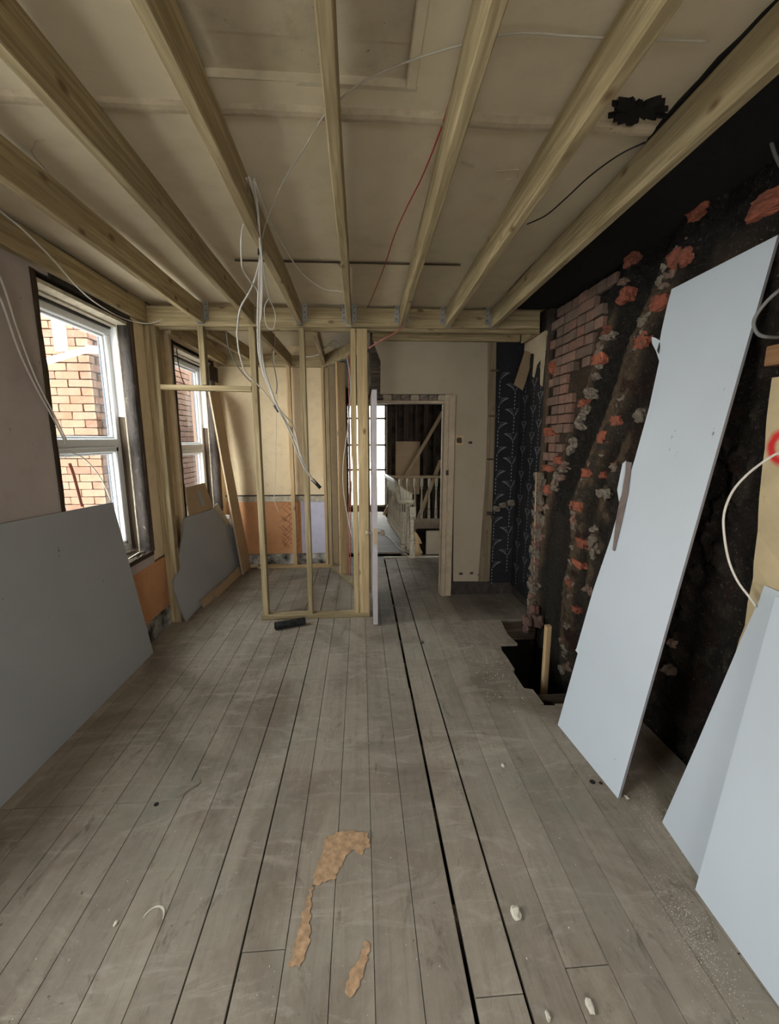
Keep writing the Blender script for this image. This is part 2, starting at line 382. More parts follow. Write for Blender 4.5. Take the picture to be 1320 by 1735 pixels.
def board(x0, x1, y0, y1, z=None, parent=None, m=None):
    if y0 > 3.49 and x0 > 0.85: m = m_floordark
    z = random.uniform(-0.0012, 0.0012) if z is None else z
    return board_poly([(x0, y0), (x1, y0), (x1, y1), (x0, y1)], parent or floor, z, m=m)
J = [-1.70, -1.54, -1.395, -1.25, -1.11, -0.968, -0.821, -0.682, -0.543, -0.396, -0.257, -0.11, 0.024, 0.163, 0.307, 0.462, 0.609, 0.748, 0.887, 1.03, 1.17, 1.315, 1.455, 1.60]
gapw = {14: 0.015, 15: 0.010, 9: 0.006, 8: 0.004}
cuts = {0: [1.712], 1: [1.712], 2: [1.712], 3: [1.712], 4: [1.712, 4.3], 5: [1.712, 3.9], 6: [3.35], 7: [2.2], 8: [2.0075, 2.841], 9: [1.108, 4.4],
        10: [-0.4, 3.0], 11: [0.3, 4.2], 12: [-0.2, 3.64], 13: [2.503], 14: [0.95, 4.1], 15: [2.85], 16: [3.282, 1.0], 17: [1.847, 3.5], 18: [0.4, 3.5], 19: [0.2], 20: [1.0], 21: [1.3], 22: [0.7]}
def right_profile(pts): return [AZ(x, y) for x, y in pts]
hole_side = [(905, 1195), (884, 1168), (865, 1162), (874, 1156), (861, 1137), (872, 1134), (858, 1112), (850, 1102), (849, 1093)]
for i in range(len(J) - 1):
    x0, x1 = J[i] + gapw.get(i, 0.0016) / 2 , J[i + 1] - gapw.get(i + 1, 0.0016) / 2
    yfar = 5.24 if x1 < -0.2 else (5.55 if x1 < 1.2 else 4.42)
    if i >= 19:
        near_end = 2.28
        ys = [RY] + sorted(cuts.get(i, [])) + [near_end]
        for a, b in zip(ys, ys[1:]):
            if not (i == 19 and b == near_end): board(x0, x1, a + 0.0015, b - 0.0015)
        if i == 19:        # jagged broken board along the hole
            prof = []
            for p in right_profile(hole_side):
                prof.append((min(x1, max(x0 + 0.012, p.x)), p.y))
            board_poly([(x0, 0.2 + 0.002), (x1, 0.202), (x1, 2.26)] + [q for q in prof] + [(x0, 3.04)], floor, 0.0)
            board_poly([(x0, 3.045), (1.222, 3.045), (1.20, 3.2), (1.236, 3.5), (x0, 3.5)], floor, 0.004)
        ys = [3.503, 4.42]
        board(x0, x1, 3.503, 5.55 if i == 19 else 4.42)
        continue
    ys = [RY] + sorted(c for c in cuts.get(i, []) if c < yfar - 0.2) + [yfar]
    for k, (a, b) in enumerate(zip(ys, ys[1:])):
        dx = 0.0
        if i == 13 and k == 1: dx = -0.004
        board(x0 + max(dx, 0), x1 + dx, a + 0.0015, b - 0.0015)
# splinter left at the edge of the hole
splinter = [AZ(x, y) for x, y in ((888, 1166), (903, 1168), (922, 1193), (907, 1196))]
board_poly([(p.x, p.y) for p in splinter], floor, 0.001, name='board_splinter')
# joists and black ceiling of the storey below
sub = struct_root('trim_1')
for k, y in enumerate((-1.6, -1.2, -0.8, -0.4, 0.0, 0.4, 0.8, 1.2, 1.6, 2.0, 2.4, 3.56, 3.96, 4.36, 4.8, 5.2)):
    beam('floor_joist', (LX, y, -0.125), (1.58, y, -0.125), 0.05, 0.19, oldw, sub, side=(0, 1, 0))
beam('floor_joist', (LX, 2.85, -0.125), (0.98, 2.85, -0.125), 0.05, 0.19, oldw, sub, side=(0, 1, 0))
beam('floor_joist', (LX, 3.2, -0.125), (0.98, 3.2, -0.125), 0.05, 0.19, oldw, sub, side=(0, 1, 0))
tag(box('floor', (LX - 0.3, RY, -1.3), (2.3, 10, -1.2), m_dark), kind='structure')

# ================================================================ CEILING
ceil = struct_root('ceiling')
bm = bmesh.new()
def ceil_z(x, y):
    return ZC + 0.008 * noise.noise(Vector((x * 0.9, y * 0.9, 3.1))) + 0.0025 * noise.noise(Vector((x * 6, y * 6, 1)))
def sheet(bm, x0, x1, y0, y1, nx, ny, fz):
    g = [[bm.verts.new((x0 + (x1 - x0) * i / nx, y0 + (y1 - y0) * j / ny, fz(x0 + (x1 - x0) * i / nx, y0 + (y1 - y0) * j / ny))) for j in range(ny + 1)] for i in range(nx + 1)]
    for i in range(nx):
        for j in range(ny): bm.faces.new((g[i][j], g[i + 1][j], g[i + 1][j + 1], g[i][j + 1]))
# gap where the board hatch is: x -0.47..0.17, y 0.4..1.49
HX0, HX1, HY0, HY1 = -0.47, 0.168, 0.35, 1.50
for a in ((LX, HX0, RY, HY1), (HX1, RX, RY, HY1), (HX0, HX1, RY, HY0), (LX, RX, HY1, TY + 0.06)):
    sheet(bm, *a, max(2, int((a[1] - a[0]) * 12)), max(2, int((a[3] - a[2]) * 12)), ceil_z)
finish('ceiling_plaster', bm, m_ceiling, ceil)
box('ceiling_slab', (LX - 0.35, RY - 0.3, ZC + 0.09), (2.35, 10, ZC + 0.2), m_dark, ceil)
bm = bmesh.new(); sheet(bm, LX, 2.3, TY + 0.06, 5.4, 30, 16, lambda x, y: ZC + 0.01 + 0.008 * noise.noise(Vector((x * 2, y * 2, 0)))); finish('ceiling_plaster', bm, m_ceiling, ceil)
bm = bmesh.new(); sheet(bm, -0.5, 2.3, 5.4, 9.8, 4, 6, lambda x, y: ZC + 0.01); finish('ceiling_plaster', bm, m_hall, ceil)
# recessed painted boards of the hatch and its edge bead
yb = HY1 - 0.125
for k in range(7):
    y1 = yb - k * 0.16; add = 0.0
    box('ceiling_board', (HX0 - 0.02, max(HY0 - 0.02, y1 - 0.155), ZC + 0.018 + 0.008 * (k % 2)), (HX1 + 0.02, y1, ZC + 0.04), m_ceilboard, ceil)
box('ceiling_board', (HX0 - 0.02, yb + 0.004, ZC + 0.022), (HX1 + 0.02, HY1 + 0.02, ZC + 0.048), m_ceilboard, ceil)
box('hatch_lining', (HX0 - 0.02, HY1 - 0.002, ZC - 0.002), (HX1 + 0.02, HY1 + 0.014, ZC + 0.05), m_ceilboard, ceil)
for a, b in (((HX1, HY0), (HX1, HY1)), ((HX0, HY0), (HX0, HY1))):
    beam('hatch_bead', (a[0], a[1], ZC + 0.008), (b[0], b[1], ZC + 0.008), 0.022, 0.034, m_ceiling, ceil, side=(0, 0, 1))
# ridge left by the old cornice
bm = bmesh.new(); n = 70
rings = []
for i in range(n + 1):
    x = LX + (1.03 - LX) * i / n; a = 0.004 * noise.noise(Vector((x * 5, 0, 7))); r = []
    for k in range(7):
        t = math.pi * k / 6; r.append(bm.verts.new((x, 1.615 - 0.028 * math.cos(t) + a, ZC + 0.012 - (0.03 + a) * math.sin(t) - (0.004 if k == 4 else 0))))
    rings.append(r)
for i in range(n):
    for k in range(6): bm.faces.new((rings[i][k], rings[i + 1][k], rings[i + 1][k + 1], rings[i][k + 1]))
finish('cornice_ridge', bm, plaster('cornice_scar', (0.52, 0.43, 0.30), (0.36, 0.29, 0.20), 4, 0.008, (0.15, 0.115, 0.08), 0.8), ceil)
bm = bmesh.new()
def ragged(bm, c, rx, ry, z, seed, n=40, dz=0.002, rough=0.45):
    vs = []
    for k in range(n):
        t = 2 * math.pi * k / n; q = 1 + rough * noise.noise(Vector((math.cos(t) * 2.2, math.sin(t) * 2.2, seed))) + rough * 0.7 * noise.noise(Vector((math.cos(t) * 7, math.sin(t) * 7, seed)))
        vs.append((c[0] + rx * q * math.cos(t), c[1] + ry * q * math.sin(t), z))
    add_prism(bm, vs, (0, 0, dz))
c = AZ(1075, 193, ZC - 0.02); ragged(bm, (c.x, c.y), 0.085, 0.04, ZC - 0.018, 3.3, 110, 0.02, 0.9)
finish('hole_shade_patch', bm, m_dark, ceil)  # black patch on the plaster, painted for the dark inside a hole
gp = [AZ(x, y, ZC - 0.012) for x, y in ((1320, 2), (1290, 30), (1215, 104), (1150, 175), (1118, 212), (1085, 260), (1010, 345))]
gp += [Vector((gp[-1].x, 2.9, ZC)), Vector((gp[-1].x + 0.02, TY, ZC))]
gp = rough_edge(gp, 0.06, 0.004, 2, closed=False); fl = [Vector((1.70, p.y, p.z)) for p in reversed(gp)]
prism('gap_shade_sheet', [Vector((p.x, p.y, ZC - 0.012)) for p in gp + fl], (0, 0, 0.02), m_dark, ceil)  # dark sheet under the ceiling, painted in place of the unlit gap
# thin batten scar crossing the ceiling, and the wire plate beside it
a, b = AZ(398, 441, ZC - 0.01), AZ(780, 449, ZC - 0.01)
beam('ceiling_batten', a, b, 0.016, 0.008, oldw[0], ceil, side=(0, 1, 0))
for (x0, y0, x1, y1) in ((572, 446, 580, 458), (540, 438, 549, 437), (1062 - 222, 290, 1100 - 222, 287), (878, 288, 876, 300), (850, 304, 866, 303), (782, 275, 803, 283)):
    beam('plaster_crack', AZ(x0, y0, ZC - 0.004), AZ(x1, y1, ZC - 0.004), 0.004, 0.004, m_ceilboard, ceil, side=(0, 0, 1), ch=0.0005)
bm = bmesh.new(); add_tube(bm, spline([AZ(x, y, ZC - 0.003) for x, y in ((75, 237), (62, 238), (57, 250), (53, 256), (60, 268), (75, 285), (88, 300), (93, 305))], 3), 0.0025, 5); finish('plaster_crack', bm, m_ceilboard, ceil)

# ================================================================ WALLS
def wall_x(name, X, y0, y1, z0, z1, holes, th, m, parent=None, out=-1):
    """wall in a plane X=const with rectangular openings (y0,y1,z0,z1)"""
    bm = bmesh.new(); xa, xb = (X, X + out * th)
    ys = sorted({y0, y1, *[h[0] for h in holes], *[h[1] for h in holes]}); zs = sorted({z0, z1, *[h[2] for h in holes], *[h[3] for h in holes]})
    for a, b in zip(ys, ys[1:]):
        for c, d in zip(zs, zs[1:]):
            if not any(h[0] <= (a + b) / 2 <= h[1] and h[2] <= (c + d) / 2 <= h[3] for h in holes): add_box(bm, (min(xa, xb), a, c), (max(xa, xb), b, d))
    bmesh.ops.remove_doubles(bm, verts=bm.verts, dist=1e-5)
    o = finish(name, bm, m, parent)
    if parent is None: tag(o, kind='structure')
    return o
def wall_y(name, Y, x0, x1, z0, z1, holes, th, m, parent=None):
    bm = bmesh.new()
    xs = sorted({x0, x1, *[h[0] for h in holes], *[h[1] for h in holes]}); zs = sorted({z0, z1, *[h[2] for h in holes], *[h[3] for h in holes]})
    for a, b in zip(xs, xs[1:]):
        for c, d in zip(zs, zs[1:]):
            if not any(h[0] <= (a + b) / 2 <= h[1] and h[2] <= (c + d) / 2 <= h[3] for h in holes): add_box(bm, (a, Y, c), (b, Y + th, d))
    bmesh.ops.remove_doubles(bm, verts=bm.verts, dist=1e-5)
    o = finish(name, bm, m, parent)
    if parent is None: tag(o, kind='structure')
    return o
W1 = (2.50, 3.47, 0.70, 2.48); W2 = (4.06, 5.12, 0.78, 2.47); W3 = (-0.6, 1.30, 0.65, 2.45)
# masonry core then the plaster skins
wall_x('wall_left', LX - 0.02, RY, 5.6, -1.2, ZC + 0.1, [W1, W2, W3], 0.20, m_mortar)
wall_x('wall_left', LX, RY, 2.62, 0.0, ZC, [W3, (2.50, 2.62, 0.70, 2.48)], 0.019, m_pinkgrey)
# right of window one: cream strip, orange dado under the sill
wall_x('wall_left', LX, 3.47, 4.04, 0.62, ZC, [], 0.019, m_cream)
wall_x('wall_left', LX, 2.62, 4.04, 0.16, 0.60, [], 0.019, m_orange)
wall_x('wall_left', LX, 2.62, 3.47, 0.60, 0.69, [], 0.019, m_pinkgrey)
wall_x('wall_left', CLX, 4.0, CBY, 0.0, ZC, [(4.05, 5.13, 0.78, 2.47)], 0.055, m_cream)
box('baseboard_left', (LX, 2.62, 0), (LX + 0.014, 4.0, 0.16), m_black_skirt)['kind'] = 'structure'
# closet back wall: cream above, dado paint below, sooty skirting
wall_y('wall_back', CBY, CLX - 0.3, -0.30, -0.2, ZC + 0.05, [], 0.2, m_cream)
dado = struct_root('trim_2', (-1.0, CBY, 0.5))
box('dado_paint', (CLX, CBY - 0.012, 0.17), (-0.755, CBY, 0.835), m_orange, dado)
box('dado_paint', (-0.755, CBY - 0.012, 0.17), (-0.40, CBY, 0.835), m_lilac, dado)
box('dado_rail', (CLX, CBY - 0.022, 0.835), (-0.40, CBY, 0.905), m_stairpaint, dado)
box('dado_shadow_line', (CLX, CBY - 0.026, 0.905), (-0.40, CBY, 0.918), m_char, dado)  # thin black strip modelled in place of a shadow along the rail
beam('picture_line', (CLX, CBY - 0.006, 1.06), (-0.40, CBY - 0.006, 1.06), 0.012, 0.012, m_cream, dado)
beam('skirting_board', (CLX, CBY - 0.012, 0.10), (-0.40, CBY - 0.012, 0.10), 0.024, 0.13, m_black_skirt, dado, side=(0, 1, 0))
# embossed lozenge relief of the dado lining
bm = bmesh.new(); rnd = random.Random(4)
for k in range(46):
    x = rnd.uniform(-1.0, -0.79); z = rnd.uniform(0.25, 0.8); s = rnd.choice((-1, 1)); l = rnd.uniform(0.02, 0.05)
    add_beam(bm, (x - l, CBY - 0.0135, z - s * l), (x + l, CBY - 0.0135, z + s * l), 0.004, 0.004, (0, 1, 0), 0.0005)
tag(finish('embossed_relief', bm, flat('relief_line_paint', (0.26, 0.12, 0.06), 0.9), dado), kind='stuff')

# rear wall and the rest of the room behind the camera
wall_y('wall_rear', RY - 0.25, LX - 0.3, RX + 0.5, -1.2, ZC + 0.1, [(-0.55, 0.55, 0.9, 2.1)], 0.25, m_doorwall)  # the unseen opening is added to bring in daylight from behind

# ---- door wall
DX0, DX1, DZ = 0.135, 0.812, 1.935
wall_y('wall_back', DY + 0.02, 0.10, 1.62, 0.0, ZC + 0.05, [(DX0, DX1, 0.0, DZ)], 0.08, m_char)
px = lambda x, y: AY(x, y, DY)
dw = struct_root('wall_back', (0.7, DY, 0))
# plaster face with its torn left edge
out = [px(*p) for p in ((769.5, 668), (644.5, 668), (645, 612), (636, 588), (633, 578), (826, 578), (826, 700), (823, 800), (816, 900), (810, 985), (768, 985))]
face = rough_edge(out, 0.05, 0.0025, 5)
for p in face: p.y = DY
prism('plaster_face', face, (0, 0.018, 0), m_doorwall, dw)
z0 = 1.955
k = 0
while z0 < 2.56:
    beam('lath', (0.105, DY + 0.014, z0), (0.30, DY + 0.012, z0 + random.uniform(-0.003, 0.003)), 0.008, 0.028, oldw[0], dw, side=(0, 1, 0), ch=0.001)
    z0 += 0.038; k += 1
post = [px(*p) for p in ((826, 578), (841, 578), (839, 700), (835, 830), (829, 985), (810, 985), (816, 900), (823, 800), (826, 700))]
for p in post: p.y = DY - 0.006
prism('corner_board', post, (0, 0.024, 0), wood('dull_olive_board', 2, (0.27, 0.21, 0.135), (0.19, 0.145, 0.09)), dw)
for (x, y) in ((836, 628), (833, 705), (830, 778)):
    p = px(x, y); beam('rusty_nail_plate', (p.x - 0.03, DY - 0.010, p.z), (p.x + 0.05, DY - 0.010, p.z), 0.006, 0.016, oldw[0], dw, side=(0, 1, 0), ch=0.001)
for s_, (x, y) in enumerate(((778, 746), (797, 750), (781, 972), (799, 971), (813, 974))):
    p = px(x, y)
    if s_ == 0: box('switch_box', (p.x - 0.035, DY - 0.006, p.z - 0.045), (p.x + 0.04, DY + 0.01, p.z + 0.045), m_tan, dw); lump('broken_hole', (p.x, DY - 0.006, p.z), (0.05, 0.008, 0.05), m_char, dw, 4)
    else: lump('broken_hole', (p.x, DY - 0.001, p.z), (0.035, 0.006, 0.022), m_char, dw, s_)
# rough brick strip over the door
for k in range(7):
    x = 0.23 + k * 0.088
    lump('brick', (x + 0.03, DY + 0.006, 1.99), (0.08, 0.03, 0.05), m_mortar if k % 3 else m_doorwall, dw, k, 2, 0.3)
# casing
cs = struct_root('trim_3', (0.86, DY, 0))
def casing(a, b, w, nm='casing'):
    beam(nm, a, b, 0.022, w, m_bead, cs, side=(0, 1, 0), ch=0.006)
casing((0.865, DY - 0.012, 0), (0.865, DY - 0.012, 2.02), 0.105)
beam('casing_bead', (0.835, DY - 0.027, 0), (0.835, DY - 0.027, 1.97), 0.012, 0.03, m_bead, cs, side=(0, 1, 0))
casing((0.13, DY - 0.006, 1.948), (0.90, DY - 0.006, 1.948), 0.032)
beam('door_jamb', (0.817, DY + 0.04, 0), (0.817, DY + 0.04, 1.935), 0.11, 0.016, m_bead, cs, side=(0, 1, 0))
beam('door_jamb', (0.128, DY + 0.04, 0), (0.128, DY + 0.04, 1.935), 0.11, 0.016, m_bead, cs, side=(0, 1, 0))
beam('door_stop', (0.805, DY + 0.06, 0), (0.805, DY + 0.06, 1.93), 0.03, 0.012, m_bead, cs, side=(0, 1, 0))
for (x, y, hh) in ((758, 801, 0.05), (757, 876, 0.09)):
    p = AY(x, y, DY - 0.034); box('latch_keep', (p.x - 0.014, DY - 0.036, p.z - hh / 2), (p.x + 0.012, DY - 0.032, p.z + hh / 2), m_char if hh < 0.06 else m_tan, cs)
# door leaf, standing open towards the camera
dl = struct_root('door_1', (0.115, DY - 0.02, 0))
dnear = 3.445
bm = bmesh.new(); add_box(bm, (0.094, dnear, 0.012), (0.132, DY - 0.03, 1.985)); bmesh.ops.bevel(bm, geom=bm.edges[:], offset=0.003, segments=1)
finish('door_leaf', bm, m_door, dl)
for (z0, z1) in ((0.22, 0.62), (0.80, 1.30), (1.38, 1.86)):
    for (y0, y1) in ((3.53, 3.74), (3.81, 4.02)):
        for x in (0.0905, 0.1325): box('door_panel', (x, y0, z0), (x + 0.003, y1, z1), m_door, dl)
hz = AY(630, 905, dnear).z
box('lock_plate', (0.098, dnear - 0.003, hz - 0.09), (0.128, dnear + 0.001, hz + 0.05), m_tan, dl)
for s in (-1, 1):
    xx = 0.093 if s < 0 else 0.133
    bm = bmesh.new(); add_tube(bm, [Vector((xx, dnear + 0.05, hz)), Vector((xx + s * 0.03, dnear + 0.05, hz))], 0.008); add_tube(bm, [Vector((xx + s * 0.03, dnear + 0.05, hz)), Vector((xx + s * 0.045, dnear + 0.05, hz)), Vector((xx + s * 0.06, dnear + 0.05, hz))], [0.02, 0.027, 0.015])
    finish('door_knob', bm, m_bead, dl, True)

# ---- alcove: papered wall right of the door wall
m_paper, _t, _b = mat('dark_navy_wallpaper', 0.8)
_p = N(_t, 'ShaderNodeNewGeometry').outputs['Position']
_c3 = mix(_t, ramp(_t, nz(_t, _p, 3, 4), 0.35, 0.7), (0.009, 0.009, 0.012), (0.018, 0.017, 0.018))
_c3 = mix(_t, ramp(_t, nz(_t, _p, 30, 4), 0.55, 0.8, (0, 0, 0), (0.5,) * 3), _c3, (0.045, 0.042, 0.04))
L(_t, _c3, _b.inputs['Base Color'])
al = struct_root('wall_right', (1.5, 4.1, 0))
box('wallpaper_panel', (1.30, DY + 0.0, 0.12), (1.565, DY + 0.03, 2.56), m_paper, al)
box('wallpaper_panel', (1.552, 3.60, 0.10), (1.60, DY + 0.01, 2.33), m_paper, al)
m_twig = flat('silver_twig_print', (0.30, 0.31, 0.33), 0.6)
bm = bmesh.new(); rnd = random.Random(12)
def twig(o, ux, uz, nrm, s, lean):
    for k in range(4):
        a = lean * (0.5 + 0.28 * k); l = s * (1.0 - 0.16 * k); st = o + uz * (0.022 * k - 0.02) + ux * 0.006 * k
        e = st + ux * (math.sin(a) * l) + uz * (math.cos(a) * l * 0.6)
        add_beam(bm, st + nrm * 0.001, e + nrm * 0.001, 0.0026, 0.0008, uz, 0.0001)
for col_, (orig, ux) in enumerate(((Vector((1.345, DY, 0)), Vector((1, 0, 0))), (Vector((1.50, DY, 0)), Vector((1, 0, 0))), (Vector((1.552, 4.0, 0)), Vector((0, -1, 0))), (Vector((1.552, 3.80, 0)), Vector((0, -1, 0))), (Vector((1.552, 3.66, 0)), Vector((0, -1, 0))))):
    nrm = Vector((0, -1, 0)) if ux.x else Vector((-1, 0, 0)); z = 0.3 + (col_ % 2) * 0.13
    while z < 2.25:
        o = orig + Vector((0, 0, z))
        if ux.x and col_ == 0: twig(o, ux, UP3, nrm, 0.13, 1.1)
        elif ux.x: twig(o, -ux, UP3, nrm, 0.13, 1.1); twig(o, ux, UP3, nrm, 0.05, 0.8)
        else: twig(o, ux, UP3, nrm, 0.09, 0.9); twig(o, -ux, UP3, nrm, 0.09, 0.9)
        for q in range(5): add_beam(bm, o + Vector((0, 0, -0.03 - q * 0.035)) + nrm * 0.001, o + Vector((0, 0, -0.045 - q * 0.035)) + nrm * 0.001, 0.007, 0.0008, ux, 0.0001)
        z += 0.235
tag(finish('twig_print', bm, m_twig, al), kind='stuff')
# torn, curling flaps at the top and a scrap at the foot
def curl_sheet(name, P, m, parent, curl=0.03, nrm=(-1, 0, 0), n=8, label=None):
    bm = bmesh.new(); nrm = Vector(nrm); a, b, c, d = [Vector(p) for p in P]; g = []
    for i in range(n + 1):
        t = i / n; l, r = a.lerp(d, t), b.lerp(c, t)
        g.append([bm.verts.new(l.lerp(r, k / 4) + nrm * (curl * t * t + 0.25 * curl * math.sin(k / 4 * math.pi + t * 3))) for k in range(5)])
    for i in range(n):
        for k in range(4): bm.faces.new((g[i][k], g[i][k + 1], g[i + 1][k + 1], g[i + 1][k]))
    geo = bmesh.ops.solidify(bm, geom=bm.faces[:], thickness=0.0015)
    o = finish(name, bm, m, parent, True)
    if label: o['label'] = label
    return o
pw = lambda x, y, X=1.545: AX(x, y, X)
m_flap = plaster('paper_backing', (0.42, 0.34, 0.23), (0.34, 0.27, 0.18), 6, 0.003, (0.22, 0.17, 0.11), 0.4, False)
curl_sheet('wallpaper_flap', [AY(889, 594, 3.95), AY(903, 597, 3.95), AY(889, 662, 3.90), AY(874, 652, 3.90)], m_tan, al, 0.02)
prism('bare_plaster_patch', [pw(*p, 1.55) for p in ((889, 583), (924, 560), (924, 600), (919, 655), (915, 652), (916, 610), (910, 618), (905, 640), (902, 638), (905, 600), (888, 596))], (0.03, 0, 0), m_flap, al)
prism('torn_hole', [pw(*p, 1.551) for p in ((900, 597), (906, 600), (903, 638), (918, 655), (908, 650), (893, 662), (894, 640))], (0.02, 0, 0), m_dark, al)
curl_sheet('wallpaper_flap', [AZ(876, 1009, 0.02), AZ(902, 1030, 0.01), AY(904, 998, 3.70), AY(884, 990, 3.95)], m_tan, al, 0.05, (-0.6, 0, 0.6))
# loose lump of plaster hanging on the corner
for k, (x, y, s) in enumerate(((842, 862, 0.05), (852, 856, 0.045), (866, 852, 0.05), (829, 870, 0.035), (836, 876, 0.03))):
    p = AY(x, y, DY - 0.02); lump('torn_plaster', p, (s * 1.3, 0.02, s), m_mortar if k < 3 else m_char, al, k, 2, 0.6)
box('corner_timber', (1.555, 3.585, 0.05), (1.60, 3.61, 2.45), oldw[2], al)
box('wall_core', (1.57, 3.60, -1.2), (1.95, DY + 0.4, ZC + 0.05), m_char, al)
box('baseboard_back', (0.92, DY + 0.004, 0), (1.57, DY + 0.02, 0.14), m_char)['kind'] = 'structure'
tag(box('wall_back', (1.25, DY + 0.03, -0.1), (1.62, DY + 0.3, ZC + 0.05), m_char), kind='structure')

# ---- right wall: sooty parged masonry with flue scars
wr = struct_root('wall_right', (RX, 1.5, 0))
def q2(x, y): p = AX(x, y, RX); return (p.y, p.z)
def dist_poly(p, poly):
    best = 1e9
    for a, b in zip(poly, poly[1:]):
        ax, ay = a; bx, by = b; dx, dy = bx - ax, by - ay; t = max(0, min(1, ((p[0] - ax) * dx + (p[1] - ay) * dy) / (dx * dx + dy * dy + 1e-9)))
        best = min(best, math.hypot(p[0] - ax - dx * t, p[1] - ay - dy * t))
    return best
bandA = [q2(*p) for p in ((1215, 300), (1185, 355), (1150, 437), (1115, 510), (1085, 578), (1045, 700), (1003, 800), (978, 860), (980, 920), (975, 960), (965, 1000), (960, 1080), (960, 1140))]
bandB = [q2(*p) for p in ((1330, 200), (1300, 330), (1235, 420))]
bandL = [q2(*p) for p in ((1075, 400), (1055, 500), (1012, 620), (990, 700), (960, 775), (930, 850), (916, 930), (910, 1040))]
darkA = [q2(*p) for p in ((1120, 400), (1070, 520), (1025, 640), (985, 740), (950, 840), (937, 930), (930, 1000), (925, 1060))]
bandP = [q2(*p) for p in ((1090, 700), (1050, 780), (1020, 850), (1005, 930), (995, 1000))]
def side_of(p, poly):   # Y of the polyline at height z
    for a, b in zip(poly, poly[1:]):
        z0, z1 = sorted((a[1], b[1]))
        if z0 <= p[1] <= z1: t = (p[1] - a[1]) / (b[1] - a[1] + 1e-9); return a[0] + (b[0] - a[0]) * t
    return poly[0][0] if p[1] > poly[0][1] else poly[-1][0]
SOOT = (0.070, 0.055, 0.043); MOR = (0.36, 0.295, 0.225); BRN = (0.13, 0.085, 0.06); BLK = (0.012, 0.010, 0.009); GRY = (0.16, 0.145, 0.12)
def lerp3(a, b, t): t = max(0, min(1, t)); return tuple(x + (y - x) * t for x, y in zip(a, b))
def zone(Y, z):
    p = (Y, z); nn = noise.noise(Vector((Y * 5, z * 5, 2))); n3 = noise.noise(Vector((Y * 14, z * 14, 9)))
    c = lerp3(SOOT, BRN, 0.4 + 0.6 * nn); h = 0.0
    if Y > 1.9 and z < 1.2: c = lerp3(c, GRY, 0.45 + 0.5 * nn)
    dA = dist_poly(p, bandA) + 0.03 * nn + 0.03 * n3
    if dA < 0.12: t = (0.12 - dA) / 0.04; c = lerp3(c, MOR, t * (0.75 + 0.6 * n3)); h += 0.03 * min(1, t) + 0.012 * noise.noise(Vector((Y * 30, z * 30, 4)))
    dP = dist_poly(p, bandP) + 0.06 * nn + 0.05 * n3
    if dP < 0.06: t = (0.06 - dP) / 0.03; c = lerp3(c, MOR, t * 0.8); h += 0.012 * min(1, t)
    dB = dist_poly(p, bandB) + 0.08 * nn
    if dB < 0.16: t = (0.16 - dB) / 0.1; c = lerp3(c, MOR, t * 0.7); h += 0.02 * min(1, t)
    dL = dist_poly(p, bandL) + 0.04 * nn + 0.03 * n3
    if dL < 0.09: t = (0.09 - dL) / 0.04; c = lerp3(c, MOR, t * (0.8 + 0.5 * n3)); h += 0.03 * min(1, t)
    dD = dist_poly(p, darkA) + 0.04 * nn
    if dD < 0.13: t = (0.13 - dD) / 0.05; c = lerp3(c, SOOT if z > 1.0 else GRY, t); h -= 0.03 * min(1, t)
    ya = side_of(p, bandA)
    if dD >= 0.10 and Y < ya + 0.02 and 0.0 < z < 2.3 and Y > 1.62:      # patches of render still clinging to the brickwork
        q = noise.noise(Vector((Y * 7, z * 7, 21))) + 0.6 * noise.noise(Vector((Y * 17, z * 17, 33))) + 0.3 * noise.noise(Vector((Y * 37, z * 37, 3)))
        t = max(0.0, min(1.0, (q - 0.10) / 0.07)) * (1.0 if z < 1.7 else 0.5); c = lerp3(c, (0.20, 0.175, 0.14), t * 0.8); h += 0.014 * t
        q = noise.noise(Vector((Y * 6 + 9, z * 6, 51))) + 0.5 * noise.noise(Vector((Y * 19, z * 19, 3))); t = max(0.0, min(1.0, (q - 0.28) / 0.08)); c = lerp3(c, (0.16, 0.075, 0.05), t * 0.7)
    if 1.2 < Y < 1.62 and 0 < z < 1.4:
        q = noise.noise(Vector((Y * 7, z * 5, 71))) + 0.5 * noise.noise(Vector((Y * 19, z * 19, 8))); t = max(0.0, min(1.0, (q - 0.05) / 0.15)); c = lerp3(c, (0.15, 0.13, 0.105), t * 0.8)
    ys = side_of(p, bandL)
    if Y > ys + 0.05: c = lerp3(c, MOR, 0.65 + 0.4 * nn); h = 0.0
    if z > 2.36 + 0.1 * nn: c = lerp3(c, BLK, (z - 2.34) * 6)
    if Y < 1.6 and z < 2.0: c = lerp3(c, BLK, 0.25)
    if z < -0.02: c = lerp3(c, GRY, 0.5)
    return c, h + 0.016 * nn + 0.016 * n3
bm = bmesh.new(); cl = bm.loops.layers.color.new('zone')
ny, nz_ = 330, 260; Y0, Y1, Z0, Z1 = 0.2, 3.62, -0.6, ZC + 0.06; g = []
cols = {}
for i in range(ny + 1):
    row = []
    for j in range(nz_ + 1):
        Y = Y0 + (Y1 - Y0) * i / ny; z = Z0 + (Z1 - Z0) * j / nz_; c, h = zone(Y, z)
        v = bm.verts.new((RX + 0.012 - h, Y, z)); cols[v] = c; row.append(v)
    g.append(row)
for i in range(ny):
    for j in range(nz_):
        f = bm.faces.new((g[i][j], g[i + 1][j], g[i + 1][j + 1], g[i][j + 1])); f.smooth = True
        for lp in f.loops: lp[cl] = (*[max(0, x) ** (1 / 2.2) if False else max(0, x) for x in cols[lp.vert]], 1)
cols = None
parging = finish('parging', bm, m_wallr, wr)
box('wall_core', (RX + 0.075, RY, -1.2), (RX + 0.4, 3.62, ZC + 0.1), m_char, wr)
box('wall_core', (RX, RY, 0), (RX + 0.08, 0.22, ZC), m_doorwall, wr)
